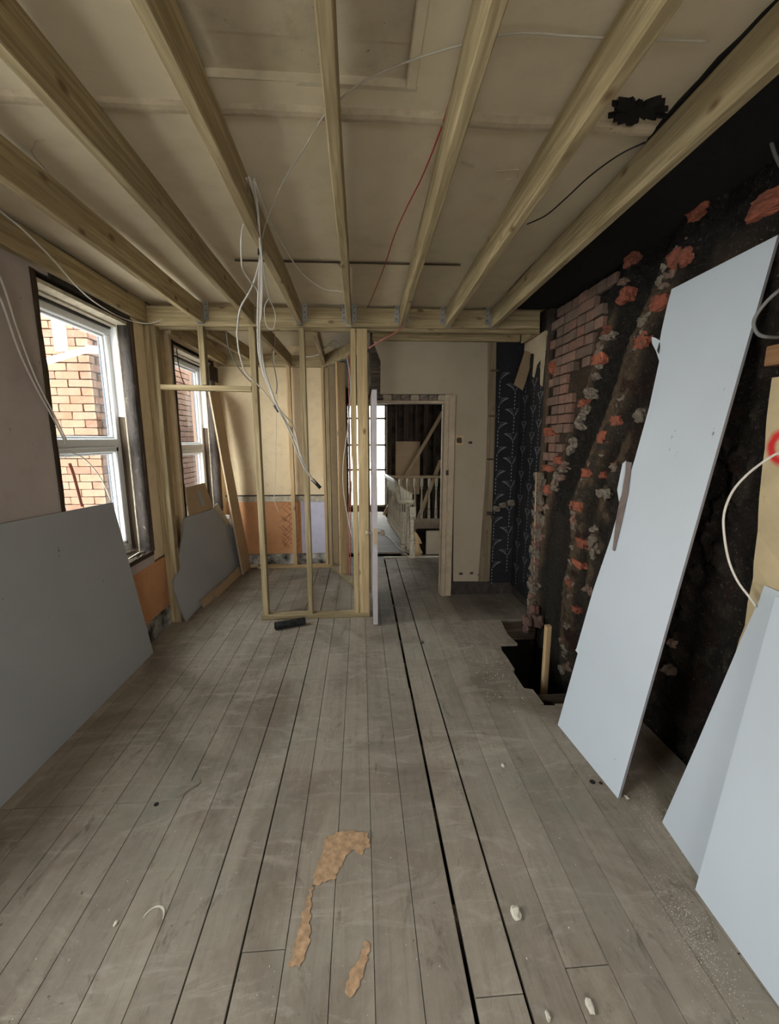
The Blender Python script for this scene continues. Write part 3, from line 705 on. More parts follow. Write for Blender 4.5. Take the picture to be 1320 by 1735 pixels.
# coursed bricks left of the flue scar (shared meshes)
def brick_mesh(seed, l, h_, d=0.05, nm='brick'):
    bm = bmesh.new(); bmesh.ops.create_cube(bm, size=1.0); bmesh.ops.bevel(bm, geom=bm.edges[:], offset=0.06, segments=1)
    for v in bm.verts:
        v.co = Vector((v.co.x * d, v.co.y * l, v.co.z * h_))
        v.co += Vector((noise.noise(v.co * 40 + Vector((seed, 0, 0))), noise.noise(v.co * 40 + Vector((0, seed, 0))), noise.noise(v.co * 40 + Vector((0, 0, seed))))) * 0.006
    me = bpy.data.meshes.new(nm); bm.to_mesh(me); bm.free(); return me
str_me = [brick_mesh(s, 0.214, 0.064) for s in range(5)]; hd_me = [brick_mesh(s + 9, 0.102, 0.064) for s in range(4)]
for me in str_me + hd_me: me.materials.append(m_brick)
nb = 0
for r in range(13, 36):
    z = 0.02 + r * 0.0755
    hdr = (r % 4 != 1); y = 3.60 - (0.0 if r % 2 else 0.11)
    while True:
        l = 0.112 if hdr else 0.224; yc = y - l / 2
        if yc - l / 2 < side_of((0, z), bandL) + 0.07 + 0.03 * noise.noise(Vector((r * 1.3, 0, 0))): break
        y -= l
        if z > 2.60: break
        if noise.noise(Vector((yc * 2.2, z * 2.2, 5))) < -0.42: continue
        me = random.choice(hd_me if hdr else str_me)
        o = bpy.data.objects.new('brick', me); COL.objects.link(o); o.parent = wr
        o.location = Vector((RX + 0.006 + random.uniform(-0.006, 0.006), yc, z)) - wloc(wr); o.rotation_euler = (random.uniform(-.015, .015), 0, 0); nb += 1
# fresh orange broken brick ends where the flue was cut away
ob = [(1180, 358, 34, 22), (1292, 345, 62, 34), (1147, 437, 36, 36), (1115, 512, 30, 28), (1085, 577, 26, 26), (1065, 437, 18, 26), (1053, 500, 16, 24), (1010, 607, 17, 20), (1024, 560, 8, 14), (934, 623, 9, 17),
      (928, 732, 18, 16), (984, 683, 9, 14), (1041, 713, 19, 18), (1022, 740, 20, 24), (993, 802, 18, 16), (1020, 805, 10, 12), (973, 857, 20, 17), (982, 920, 16, 18), (977, 955, 20, 13), (964, 988, 14, 14), (973, 1033, 9, 12),
      (926, 793, 18, 12), (942, 780, 11, 14), (926, 829, 11, 16), (1136, 1090, 12, 16), (1128, 1135, 14, 18)]
for k, (x, y, w_, h_) in enumerate(ob):
    a, b = AX(x - w_ / 2, y, RX - 0.03), AX(x + w_ / 2, y, RX - 0.03); c = AX(x, y, RX - 0.03); hh = h_ / F * c.y
    o = lump('brick', (RX + 0.004, c.y, c.z), (0.075, abs(b.y - a.y) * 0.88, hh * 0.92), m_brickorange, wr, k * 2.7, 7, 0.34)
    if y > 1050: o.data.materials[0] = m_brick
# grey broken bricks and mortar lumps along the scars
rnd = random.Random(5)
for poly, n_, w_ in ((bandA, 40, 0.05), (bandL, 34, 0.04), (bandP, 12, 0.05)):
    for k in range(n_):
        t = rnd.uniform(0, len(poly) - 1.001); i = int(t); a, b = poly[i], poly[i + 1]; u = t - i
        Y = a[0] + (b[0] - a[0]) * u + rnd.uniform(-w_, w_); z = a[1] + (b[1] - a[1]) * u
        if not (-0.3 < z < 2.55 and 1.3 < Y < 3.58): continue
        lump('mortar_lump', (RX + 0.006, Y, z), (0.06, rnd.uniform(0.05, 0.10), rnd.uniform(0.04, 0.07)), m_mortar if k % 4 else m_brick, wr, k, 4, 0.75, False)
# broken plaster and brick column at the corner of the alcove
for k in range(24):
    z = 0.02 + k * 0.055
    lump('mortar_lump', (1.555 + 0.012 * math.sin(k * 2.1), 3.575, z), (0.07, 0.06, 0.06), m_mortar if k % 3 else m_brick, wr, k + 50, 2, 0.4)
tube('bare_lath', [AY(905 + dx, y, 3.55) for dx, y in ((4, 800), (2, 860), (1, 920), (0, 985), (1, 1010))], 0.005, pine[2], wr)
for k, (x, y, s) in enumerate(((893, 1052, 0.07), (911, 1052, 0.08), (891, 1066, 0.045), (905, 1032, 0.06))):
    p = AY(x, y, 3.48); lump('mortar_lump', p, (s, s, s * 1.2), brick_mat('dusty_pink_brick', (0.25, 0.13, 0.10), (0.2, 0.12, 0.1), (0.22, 0.1, 0.08)) if k == 0 else bpy.data.materials['dusty_pink_brick'], wr, k + 80, 2, 0.4)
# old plaster with red spray ring, near end of the wall
m_spray, _t, _b = mat('old_cream_plaster_with_red_ring', 0.9)
_p = N(_t, 'ShaderNodeNewGeometry').outputs['Position']; ctr = AX(1331, 757, RX - 0.03)
_d = N(_t, 'ShaderNodeVectorMath', operation='DISTANCE'); L(_t, _p, _d.inputs[0]); _d.inputs[1].default_value = ctr
_ns = N(_t, 'ShaderNodeMath', operation='MULTIPLY_ADD'); L(_t, nz(_t, _p, 40, 3), _ns.inputs[0]); _ns.inputs[1].default_value = 0.012; L(_t, _d.outputs['Value'], _ns.inputs[2])
_r = N(_t, 'ShaderNodeValToRGB'); _e = _r.color_ramp.elements; _e[0].position = 0.038; _e[0].color = (0, 0, 0, 1); _e[1].position = 0.052; _e[1].color = (1, 1, 1, 1)
for _pp, _cc in ((0.068, 1), (0.086, 0)): _x = _e.new(_pp); _x.color = (_cc, _cc, _cc, 1)
L(_t, _ns.outputs[0], _r.inputs[0])
_c4 = mix(_t, ramp(_t, nz(_t, _p, 6, 5, 0.65), 0.35, 0.7), (0.50, 0.40, 0.24), (0.42, 0.33, 0.20)); _c4 = mix(_t, ramp(_t, nz(_t, _p, 16, 5), 0.6, 0.8, (0, 0, 0), (0.6,) * 3), _c4, (0.22, 0.17, 0.11))
L(_t, mix(_t, _r.outputs[0], _c4, (0.55, 0.03, 0.03)), _b.inputs['Base Color'])
pe = [AX(*p, RX - 0.03) for p in ((1308, 640), (1300, 700), (1296, 760), (1290, 830), (1284, 900), (1276, 980), (1262, 1060), (1240, 1130))]
pe = [Vector((RX - 0.03, p.y, p.z)) for p in pe]
poly = rough_edge(pe, 0.03, 0.006, 3, closed=False) + [Vector((RX - 0.03, pe[-1].y, 0.02)), Vector((RX - 0.03, 0.3, 0.02)), Vector((RX - 0.03, 0.3, pe[0].z))]
prism('old_plaster', poly, (0.03, 0, 0), m_spray, wr)
a = AX(1303, 604, RX - 0.03); beam('timber_lintel', (RX - 0.02, a.y, a.z), (RX - 0.02, 0.3, a.z), 0.05, 0.075, wood('orange_lintel_wood', 1, (0.32, 0.17, 0.08), (0.22, 0.11, 0.05)), wr, side=(1, 0, 0))

# ================================================================ WINDOWS
def window(name, W, X, fx, z_rail, sash_cut):
    """opening W in plane X; old box-sash timber lining outside-in, then the white plastic frame at depth fx"""
    r = struct_root(name, (fx, (W[0] + W[1]) / 2, W[2])); y0, y1, z0, z1 = W
    # right jamb: rough black timber, painted sash lining, dark groove
    def rough_post(nm, xa, xb, ya, yb, m, seed, n=34):
        bm = bmesh.new(); rings = []
        for i in range(n + 1):
            z = z0 + (z1 - z0) * i / n; j = 0.006 * noise.noise(Vector((seed, 0, z * 9))); k = 0.008 * noise.noise(Vector((0, seed, z * 7)))
            rings.append([bm.verts.new(p) for p in ((xa, yb, z), (xa + j, ya + k, z), ((xa + xb) / 2, ya - 0.006 + k, z), (xb - j, ya + k, z), (xb, yb, z))])
        for i in range(n):
            for q in range(4): bm.faces.new((rings[i][q], rings[i][q + 1], rings[i + 1][q + 1], rings[i + 1][q]))
        return finish(nm, bm, m, r, True)
    rough_post('charred_lining', X - 0.005, X - 0.085, y1 - 0.035, y1 + 0.02, m_char, 1.3)
    rough_post('charred_lining', X + 0.002, X - 0.012, y1 - 0.012, y1 + 0.02, oldw[2], 6.3)
    zc = z0 + (z1 - z0) * sash_cut
    box('sash_lining', (X - 0.155, y1 - 0.022, zc), (X - 0.092, y1 + 0.01, z1 - 0.04), m_upvc, r)
    box('sash_lining', (X - 0.155, y1 - 0.021, z0), (X - 0.092, y1 + 0.01, zc - 0.0), oldw[2], r)
    beam('lining_bead', (X - 0.092, y1 - 0.03, z0), (X - 0.092, y1 - 0.03, z1 - 0.04), 0.012, 0.014, m_stairpaint, r)
    box('groove', (X - 0.18, y1 - 0.004, z0), (X - 0.155, y1 + 0.01, z1), m_char, r)
    rough_post('broken_plaster_edge', X + 0.002, X - 0.05, y0 + 0.02, y0 - 0.02, oldw[2], 3.3)
    # head: black gap, stepped white moulding
    box('head_void', (X - 0.20, y0, z1 - 0.005), (X - 0.004, y1, z1 + 0.03), m_char, r)
    box('head_moulding', (X - 0.12, y0, z1 - 0.05), (X - 0.015, y1 - 0.02, z1 - 0.028), m_stairpaint, r)
    box('head_moulding', (X - 0.09, y0, z1 - 0.028), (X - 0.045, y1 - 0.02, z1 - 0.018), m_stairpaint, r)
    box('head_moulding', (X - 0.14, y0, z1 - 0.062), (X - 0.10, y1 - 0.02, z1 - 0.05), m_stairpaint, r)
    box('head_lining', (X - 0.19, y0, z1 - 0.075), (X - 0.14, y1, z1), m_char, r)
    # plastic frame
    a0, a1, b0, b1 = y0 + 0.02, y1 - 0.012, z0 + 0.02, z1 - 0.07; w_ = 0.058; d = 0.06
    def fr(nm, p, q, ww=w_, dd=d, m=m_upvc, xo=0.0):
        dirv = (Vector(q) - Vector(p)).normalized(); return beam(nm, (fx + xo, *p[1:]) if False else p, q, dd, ww, m, r, side=(1, 0, 0), ch=0.008)
    fr('frame_rail', (fx, a0, b1 - w_ / 2), (fx, a1, b1 - w_ / 2)); fr('frame_rail', (fx, a0, b0 + w_ / 2), (fx, a1, b0 + w_ / 2))
    fr('frame_stile', (fx, a0 + w_ / 2, b0 + w_), (fx, a0 + w_ / 2, b1 - w_)); fr('frame_stile', (fx, a1 - w_ / 2, b0 + w_), (fx, a1 - w_ / 2, b1 - w_))
    fr('transom', (fx, a0 + w_, z_rail), (fx, a1 - w_, z_rail), 0.06)
    # glazing beads with dark seals, upper light and opening lower light
    for (c0, c1, inner) in ((z_rail + 0.03, b1 - w_, 0.0), (b0 + w_, z_rail - 0.03, 0.045)):
        e0, e1 = a0 + w_, a1 - w_
        if inner:
            for p, q in (((fx + 0.008, e0, c1 - 0.022), (fx + 0.008, e1, c1 - 0.022)), ((fx + 0.008, e0, c0 + 0.022), (fx + 0.008, e1, c0 + 0.022)), ((fx + 0.008, e0 + 0.022, c0), (fx + 0.008, e0 + 0.022, c1)), ((fx + 0.008, e1 - 0.022, c0), (fx + 0.008, e1 - 0.022, c1))):
                beam('casement_rail', p, q, 0.06, 0.042, m_upvc, r, side=(1, 0, 0), ch=0.008)
            e0 += 0.043; e1 -= 0.043; c0 += 0.043; c1 -= 0.043
        for p, q in (((fx - 0.006, e0, c1 - 0.008), (fx - 0.006, e1, c1 - 0.008)), ((fx - 0.006, e0, c0 + 0.008), (fx - 0.006, e1, c0 + 0.008)), ((fx - 0.006, e0 + 0.008, c0), (fx - 0.006, e0 + 0.008, c1)), ((fx - 0.006, e1 - 0.008, c0), (fx - 0.006, e1 - 0.008, c1))):
            beam('glazing_bead', p, q, 0.03, 0.016, m_upvc, r, side=(1, 0, 0), ch=0.005)
        for ys in (e0 + 0.018, e1 - 0.018): beam('glazing_seal', (fx - 0.018, ys, c0 + 0.016), (fx - 0.018, ys, c1 - 0.016), 0.012, 0.006, m_seal, r, side=(1, 0, 0), ch=0.001)
        box('glass_pane', (fx - 0.022, e0 + 0.01, c0 + 0.01), (fx - 0.018, e1 - 0.01, c1 - 0.01), m_glass, r)
    box('outer_reveal', (LX - 0.23, y1 - 0.004, z0), (fx - 0.032, y1 + 0.05, z1), m_brickout, r)
    # sill debris
    box('sill_board', (X - 0.20, y0, z0 - 0.03), (X + 0.004, y1, z0 + 0.005), oldw[1], r)
    for k in range(6):
        yy = y1 - 0.05 - k * 0.03; beam('sill_splinter', (X - 0.05 + 0.008 * k, yy, z0 + 0.012 + 0.006 * k), (X + 0.012 - 0.006 * k, yy - 0.14, z0 + 0.010 + 0.004 * k), 0.012, 0.004, m_stairpaint if k % 2 else oldw[1], r)
    return r
window('window_1', W1, LX, -1.885, 1.575, 0.60)
window('window_2', W2, CLX, -1.845, 1.52, 0.56)
window('window_3', W3, LX, -1.885, 1.6, 0.6)

# ================================================================ OUTSIDE
nbh = thing('neighbouring_house', (-3.5, 4.4, -3.0), 'sunlit red brick house wing seen through the window openings', 'building')
WY, WX = 4.42, -2.58
box('wall', (-7.0, WY + 0.03, -3.0), (WX - 0.03, 9.5, 3.7), m_outmortar, nbh)
om_s = [brick_mesh(s + 20, 0.217, 0.066, 0.08) for s in range(4)]; om_h = [brick_mesh(s + 30, 0.104, 0.066, 0.08) for s in range(3)]
for me in om_s + om_h: me.materials.append(m_brickout)
for r in range(9, 40):
    z = 0.0 + r * 0.076; x = WX; k = 0
    first = 0.104 if r % 2 else 0.217
    while x > WX - 0.95:
        l = first if k == 0 else 0.217
        o = bpy.data.objects.new('brick', random.choice(om_h if l < 0.15 else om_s)); COL.objects.link(o); o.parent = nbh
        o.location = Vector((x - l / 2, WY + 0.03, z)) - nbh.location; o.rotation_euler = (0, 0, math.pi / 2); x -= l + 0.009; k += 1
    if r < 12: continue
    y = WY + 0.13 + (0.113 if r % 2 else 0)
    while y < 7.6:
        o = bpy.data.objects.new('brick', random.choice(om_s)); COL.objects.link(o); o.parent = nbh
        o.location = Vector((WX - 0.03, y, z)) - nbh.location; y += 0.226
box('quoin_strip', (WX - 0.30, WY - 0.016, 2.42), (WX - 0.18, WY + 0.01, 2.75), m_plaster_chip, nbh)
pipe = thing('drain_pipe', (WX - 0.3, 4.2, 2.2), 'white plastic drain pipe sloping across the brickwork outside the first window', 'pipe')
pa, pb = AY(60, 618, 4.15), AY(149, 592, WY - 0.09)
tube('pipe_run', [pa, pb], 0.028, m_pipe, pipe, 1, 14); tube('pipe_socket', [pb, pb + Vector((0.03, 0.09, 0.012))], 0.036, m_pipe, pipe, 1, 14)
tag(box('ground', (-40, -40, -3.2), (40, 40, -3.0), flat('pale_bounce_ground', (0.62, 0.60, 0.56), 0.95)), kind='structure')  # unseen ground, made pale to bounce daylight up onto the ceiling

# ================================================================ JOISTS, TRIMMER
GJ = 'ceiling joists of the main room'
jx = [(-1.68, -1.685), (-1.25, -1.245), (-0.835, -0.855), (-0.455, -0.475), (-0.068, -0.080), (0.300, 0.345), (0.665, 0.722), (1.035, 1.096)]
jl = ['treated joist tight along the top of the window wall', 'treated joist second from the window wall', 'treated joist third from the window wall, split along its side',
      'treated joist with the white cables looped through a drilled hole', 'narrow looking treated joist directly overhead, running to the middle of the trimmer', 'treated joist with the red cable hanging beside it',
      'treated joist with large knots, second from the brick wall', 'treated joist nearest the sooty brick wall']
ord_ = []
for k, ((xn, xf), lb) in enumerate(zip(jx, jl)):
    r = thing('ceiling_joist', (xf, TY, 2.5), lb, 'joist', GJ)
    zc = 2.572 + (0.006 if k in (2, 3) else 0)
    slope = (xf - xn) / (TY - 1.05); xr = xf - slope * (TY - RY)
    bm = bmesh.new(); nseg = 14
    p, q = Vector((xr, RY + 0.01, zc)), Vector((xf, TY, zc))
    for s in range(1):
        # waney, slightly bowed timber: ring by ring
        rings = []
        for i in range(nseg + 1):
            t = i / nseg; c = p.lerp(q, t); wv = 0.0018 * math.sin(i * 1.7 + k * 2); hw = 0.0205; hh = 0.0725; ch = 0.004
            rings.append([bm.verts.new((c.x + sx * (hw - (ch if q_ else 0)) + wv, c.y, c.z + sz * (hh - (0 if q_ else ch)) + wv)) for sx, sz, q_ in ((1, 1, 1), (1, 1, 0), (1, -1, 0), (1, -1, 1), (-1, -1, 1), (-1, -1, 0), (-1, 1, 0), (-1, 1, 1))])
        for i in range(nseg):
            for m_ in range(8): bm.faces.new((rings[i][m_], rings[i][(m_ + 1) % 8], rings[i + 1][(m_ + 1) % 8], rings[i + 1][m_]))
        bm.faces.new(rings[0][::-1]); bm.faces.new(rings[-1])
    finish('joist_timber', bm, timber[1], r)
    if k in (1, 3, 4, 5, 6, 7):          # metal hanger: two cheek straps and a seat
        bm = bmesh.new()
        for s in (-1, 1): add_box(bm, (xf + s * 0.0215, TY - 0.055, 2.505), (xf + s * 0.0235, TY - 0.002, 2.60)); add_box(bm, (xf + s * 0.022, TY - 0.004, 2.53), (xf + s * 0.058, TY - 0.0015, 2.668))
        add_box(bm, (xf - 0.023, TY - 0.06, 2.4975), (xf + 0.023, TY - 0.002, 2.4995))
        hg = finish('joist_hanger', bm, m_galv, r)
        bm = bmesh.new()
        for s in (-1, 1):
            for z in (2.56, 2.60, 2.645): add_box(bm, (xf + s * 0.043 - 0.004, TY - 0.006, z - 0.004), (xf + s * 0.043 + 0.004, TY - 0.0035, z + 0.004))
        finish('hanger_nail', bm, m_char, hg)
tr = thing('trimmer_beam', (0, TY + 0.02, 2.5), 'long treated trimmer beam carrying the hangers of all the joists', 'beam')
a, b = Vector((-1.66, TY + 0.024, 2.486)), Vector((1.50, TY + 0.024, 2.512))
beam('beam_timber', a + Vector((0, 0, 0.07)), b + Vector((0, 0, 0.07)), 0.045, 0.145, timber, tr, side=(0, 1, 0))
tr2 = thing('trimmer_beam', (0, TY + 0.07, 2.47), 'second timber bolted directly behind the long trimmer beam', 'beam')
beam('beam_timber', (-1.60, TY + 0.071, 2.545), (1.52, TY + 0.071, 2.557), 0.045, 0.15, timber, tr2, side=(0, 1, 0))
hb = thing('header_beam', (0.9, DY - 0.04, 2.5), 'dark treated header beam across the top of the door wall', 'beam')
p = AY(640, 566, DY - 0.06); p2 = AY(640, 579, DY - 0.06)
beam('beam_timber', (0.12, DY - 0.04, 2.555), (1.50, DY - 0.04, 2.56), 0.045, 0.12, timber, hb, side=(0, 1, 0))
eb = thing('wall_joist', (1.50, 3.9, 2.5), 'short treated joist along the brick wall above the torn wallpaper', 'joist')
beam('joist_timber', (1.525, TY + 0.10, 2.555), (1.525, DY - 0.07, 2.545), 0.04, 0.13, timber, eb)
# closet ceiling timbers
lg = thing('ledger_beam', (-1, CBY - 0.03, 2.5), 'treated ledger fixed high on the closet back wall', 'beam')
beam('beam_timber', (CLX + 0.01, CBY - 0.024, 2.50), (-0.42, CBY - 0.024, 2.50), 0.045, 0.13, timber, lg, side=(0, 1, 0))
GC = 'short ceiling joists over the closet'
for (fa, fb, lb) in (((290, 566), (378, 618), 'short closet joist hard against the second window wall'), ((352, 566), (437, 620), 'short closet joist second from the window wall, ending behind a stud'), ((440, 566), (492, 621), 'short closet joist above the hanging cable bundle'), ((534, 566), (549, 621), 'short closet joist nearest the corner post')):
    pa, pb = AY(*fa, TY + 0.10), AY(*fb, CBY - 0.05); z = 2.50
    pa = AZ(*fa, 2.455); pb = AZ(*fb, 2.44)
    d = pb - pa; pa2 = pa + d * ((TY + 0.10 - pa.y) / d.y); pb2 = pa + d * ((CBY - 0.05 - pa.y) / d.y)
    pa2.z = pb2.z = 2.51; pa2.x = max(pa2.x, CLX + 0.03); pb2.x = max(pb2.x, CLX + 0.03)
    r = thing('closet_joist', pa2, lb, 'joist', GC); beam('joist_timber', pa2, pb2, 0.04, 0.13, timber, r)
dg = thing('diagonal_beam', (0, 4.7, 2.5), 'treated beam running diagonally over the angled studs', 'beam')
beam('beam_timber', (-0.42, 5.20, 2.49), (0.06, 4.16, 2.49), 0.045, 0.13, timber, dg)

# ================================================================ STUD PARTITIONS
def stud_x(px_t, px_b, Y): return AY(px_t[0], px_t[1], Y).x, AY(px_b[0], px_b[1], Y).x
sp1 = thing('stud_partition', (-0.8, TY, 0), 'open timber stud frame under the trimmer, with door gap and crosswise rail', 'partition')
SY = TY + 0.036
def stud(x, z0, z1, w_=0.045, d=0.07, par=sp1, Y=SY, m=None, x2=None):
    x2 = x if x2 is None else x2
    return beam('stud', (x, Y, z0), (x2, Y, z1), w_, d, m or timber[2], par, side=(1, 0, 0))
zt = 2.485
stud(-1.672, 0, zt, 0.05, 0.09, Y=SY + 0.01); stud(-1.628, 0, zt, 0.044, 0.075)
stud(-1.262, 2.035, zt, 0.045)                              # short cripple above the rail
stud(-0.866, 0.045, zt, 0.048, x2=-0.862); stud(-0.467, 0.045, zt, 0.042)
m_post = wood('tan_softwood_post', 2, (0.50, 0.38, 0.21), (0.36, 0.26, 0.13))
stud(-0.052, 0.045, zt, 0.042, 0.075, m=m_post); stud(0.020, 0.0, zt, 0.088, 0.05, Y=SY - 0.012, m=m_post)
beam('noggin', (-1.605, SY - 0.005, 2.015), (-0.888, SY - 0.005, 2.005), 0.07, 0.042, timber, sp1, side=(0, 1, 0))
beam('sole_plate', (-0.905, SY - 0.004, 0.0225), (0.065, SY - 0.004, 0.0225), 0.08, 0.043, timber, sp1, side=(0, 1, 0))
sp2 = thing('stud_partition', (-0.8, CBY - 0.08, 0), 'pine stud frame standing against the closet back wall', 'partition')
BY = CBY - 0.075
for (t_, b_, w_) in (((489, 625), (501, 953), 0.046), ((550, 625), (553, 955), 0.045)):
    xa, xb = AY(*t_, BY).x, AY(*b_, BY).x; stud((xa + xb) / 2, 0.045, 2.43, w_, 0.06, sp2, BY, pine[2])
stud(-0.395, 0.0, 2.43, 0.06, 0.06, sp2, BY, timber[2])
beam('sole_plate', (-1.30, BY, 0.022), (-0.37, BY, 0.022), 0.065, 0.043, pine, sp2, side=(0, 1, 0))
sp3 = thing('stud_partition', (-0.2, 4.7, 0), 'angled stud frame beside the door with red pipes behind it', 'partition')
da, db = Vector((-0.36, 5.16, 0)), Vector((0.05, 4.22, 0)); dd = (db - da).normalized(); dn = Vector((dd.y, -dd.x, 0))
beam('sole_plate', da + Vector((0, 0, 0.02)), db + Vector((0, 0, 0.02)), 0.07, 0.04, timber, sp3)
for t, m_ in ((0.36, pine[2]), (0.97, timber[2])):
    c = da.lerp(db, t); beam('stud', c + Vector((0, 0, 0.04)), c + Vector((0, 0, 2.42)), 0.045, 0.10, m_, sp3, side=dd)

# ================================================================ PLASTERBOARDS
def lean_board(name, label, bl, br, tx, outline, m, th=0.0125, seedv=0, jag=None, group=None, corez=True):
    """board whose foot line runs bl->br on the floor and whose plane meets X=tx at height tz"""
    p0, p1 = Vector(bl), Vector(br); up = Vector((tx[0], (p0.y + p1.y) / 2, tx[1])) - (p0 + p1) / 2
    n = (p1 - p0).cross(up).normalized()
    if n.dot(O - p0) < 0: n = -n
    pts = [AP(x, y, p0, n) for x, y in outline]
    mn = min(p.z for p in pts)
    r = thing(name, (p0 + p1) / 2, label, 'plasterboard' if 'plasterboard' in label else 'board', group)
    bm = bmesh.new(); add_prism(bm, pts, -n * th); bm.faces.ensure_lookup_table()
    o = finish('board_face', bm, [m, m_edge], r)
    for i, f in enumerate(o.data.polygons):
        if i >= 2: f.material_index = 1
    return r, n, p0
def L3(*a): return Vector(a)
# large board leaning on the window wall
a, b = AZ(0, 1366), AZ(260, 1106)
yn = 0.7; near = a + (a - b) * ((a.y - yn) / (b.y - a.y)); near.x = a.x
Pl = Vector((b.x, b.y, 0)); Pn = Vector((a.x, yn, 0)); top_f = AX(191, 851, -1.685)
n = (Pn - Pl).cross(top_f - Pl).normalized(); n = n if n.x > 0 else -n
tn = Vector((-1.685, 0, 0)); q = AX(0, 888, -1.685)
tn = top_f + (q - top_f) * ((top_f.y - yn) / (top_f.y - q.y))
r = thing('plasterboard_sheet', Pl, 'large plasterboard sheet, shade painted into its grey, leaning under the first window', 'plasterboard')
bm = bmesh.new(); add_prism(bm, [Pl, Pn, tn, top_f], -n * 0.0125); o = finish('board_face', bm, [m_boardgreyshade, m_edge], r)
for i, f in enumerate(o.data.polygons):
    if i >= 2: f.material_index = 1
# tall narrow board on the brick wall
BLp, BRp = (945, 1228), (1047, 1353)
a, b = AZ(*BLp), AZ(*BRp); mid = (AX(1138, 490, 1.57).z + AX(1318, 398, 1.57).z) / 2
out = [BLp, BRp, (1318, 398), (1138, 490), (1130, 520), (1121, 560), (1118, 577), (1110, 572), (1104, 571), (1105, 582), (1112, 596), (1117, 612), (1100, 690), (1075, 780), (1052, 850), (1034, 915), (1005, 1000), (977, 1098), (975, 1102), (979, 1107)]
r, n, p0 = lean_board('plasterboard_sheet', 'tall narrow blue grey plasterboard strip leaning on the brick wall, torn along one edge', a, b, (1.57, mid), out, m_board)
# torn paper curl on its edge
cp = [AP(x, y, p0, n) for x, y in ((1062, 782), (1072, 784), (1066, 835), (1054, 890), (1043, 934), (1040, 932), (1046, 880), (1056, 830))]
prism('torn_paper', [p + n * 0.004 for p in cp], n * 0.004, flat('torn_brown_paper', (0.20, 0.155, 0.14), 0.9), r)
cp = [AP(x, y, p0, n) for x, y in ((1057, 786), (1063, 781), (1062, 800), (1055, 840), (1051, 850), (1048, 830))]
prism('torn_paper', [p + n * 0.006 for p in cp], n * 0.002, m_board, r)
cp = [AP(x, y, p0, n) for x, y in ((1118, 580), (1119, 588), (1117, 600), (1114, 594))]
prism('torn_paper', [p + n * 0.001 for p in cp], n * 0.002, m_char, r)
# two wide boards at the near end of the brick wall
def wall_pair(name, label, foot, outl, X, tip, off):
    a, b = AZ(*foot[0]), AZ(*foot[1]); t = AX(*tip, X); up = t - a; n = (b - a).cross(up).normalized(); n = n if n.x < 0 else -n
    pts = [AP(x, y, a, n) for x, y in outl]
    # extend past the frame along the foot direction
    dirv = (b - a).normalized()
    r = thing(name, a, label, 'plasterboard')
    top = pts[-1]; ext = b + dirv * ((b.y - 0.12) / abs(dirv.y) if abs(dirv.y) > 1e-3 else 0.5)
    topn = top + dirv * (ext - a).length
    P = [a, ext, topn] + pts[::-1][:-1] if False else [a, ext, topn] + [p for p in reversed(pts)]
    bm = bmesh.new(); add_prism(bm, P, -n * 0.0125); o = finish('board_face', bm, [m_board, m_edge], r)
    for i, f in enumerate(o.data.polygons):
        if i >= 2: f.material_index = 1
    return r
wall_pair('plasterboard_sheet', 'rear one of the two wide plasterboard sheets at the near end of the brick wall', ((1122, 1393), (1181, 1481)), ((1180, 1262), (1256, 1083), (1287, 1015), (1295, 992)), 1.56, (1295, 992), 0)
wall_pair('plasterboard_sheet', 'front plasterboard sheet overlapping the rear one at the near right', ((1178, 1507), (1320, 1706)), ((1314, 1010),), 1.50, (1314, 1010), 0)
# broken grey board in the closet
a, b = AZ(316, 1053), AZ(409, 967)
out = [(316, 1053), (337, 1030), (409, 967), (404, 935), (394, 893), (383, 890), (375, 878), (364, 861), (350, 866), (312, 878), (311, 900), (305, 930), (300, 960), (299, 975), (294, 984), (296, 1000), (306, 1032)]
r, n, p0 = lean_board('plasterboard_sheet', 'broken irregular grey plasterboard leaning below the second window', a, b, (-1.60, 0.80), out, m_boardgreyshade)
GB = 'timber offcuts on the foot of the broken board'
for nm, lb, o4 in (('timber_offcut', 'longer tan timber offcut lying along the foot of the broken board', ((338, 1018), (345, 1031), (402, 984), (398, 968))), ('timber_offcut', 'shorter tan timber offcut overlapping the longer one at the foot of the broken board', ((359, 1004), (368, 1013), (409, 975), (404, 960)))):
    pts = [AP(x, y, p0 + n * (0.015 if 'longer' in lb and 'shorter' not in lb else 0.033), n) for x, y in o4]
    t_ = thing(nm, pts[1], lb, 'offcut', GB); prism('offcut_timber', pts, n * 0.012, m_tan, t_)
# tan offcuts standing behind the broken board in the window
t_ = thing('board_offcut', AX(330, 850, -1.62), 'bent tan board offcut with a slot, propped behind the broken board at the window', 'board')
pts = [AX(x, y, -1.64) for x, y in ((313, 826), (345, 818), (362, 866), (340, 875), (321, 878), (315, 850))]
prism('offcut_board', pts, (0.012, 0.0, 0), m_tan, t_)
prism('offcut_slot', [AX(x, y, -1.625) for x, y in ((333, 832), (338, 831), (348, 856), (341, 858))], (0.002, 0, 0), m_boardgreyshade, t_)
t_ = thing('board_offcut', AX(375, 875, -1.60), 'narrow pale offcut on the slanted top of the broken board', 'board')
prism('offcut_board', [AX(x, y, -1.60) for x, y in ((361, 858), (367, 853), (388, 886), (383, 892))], (0.012, 0, 0), m_stairpaint, t_)
t_ = thing('plastic_bag', AX(387, 880, -1.60), 'crumpled white plastic wrap caught beside the tan board', 'bag')
for k, (x, y) in enumerate(((386, 876), (389, 884), (392, 890))): lump('crumpled_plastic', AX(x, y, -1.60), (0.05, 0.07, 0.05), m_upvc, t_, k, 3, 0.8, False)
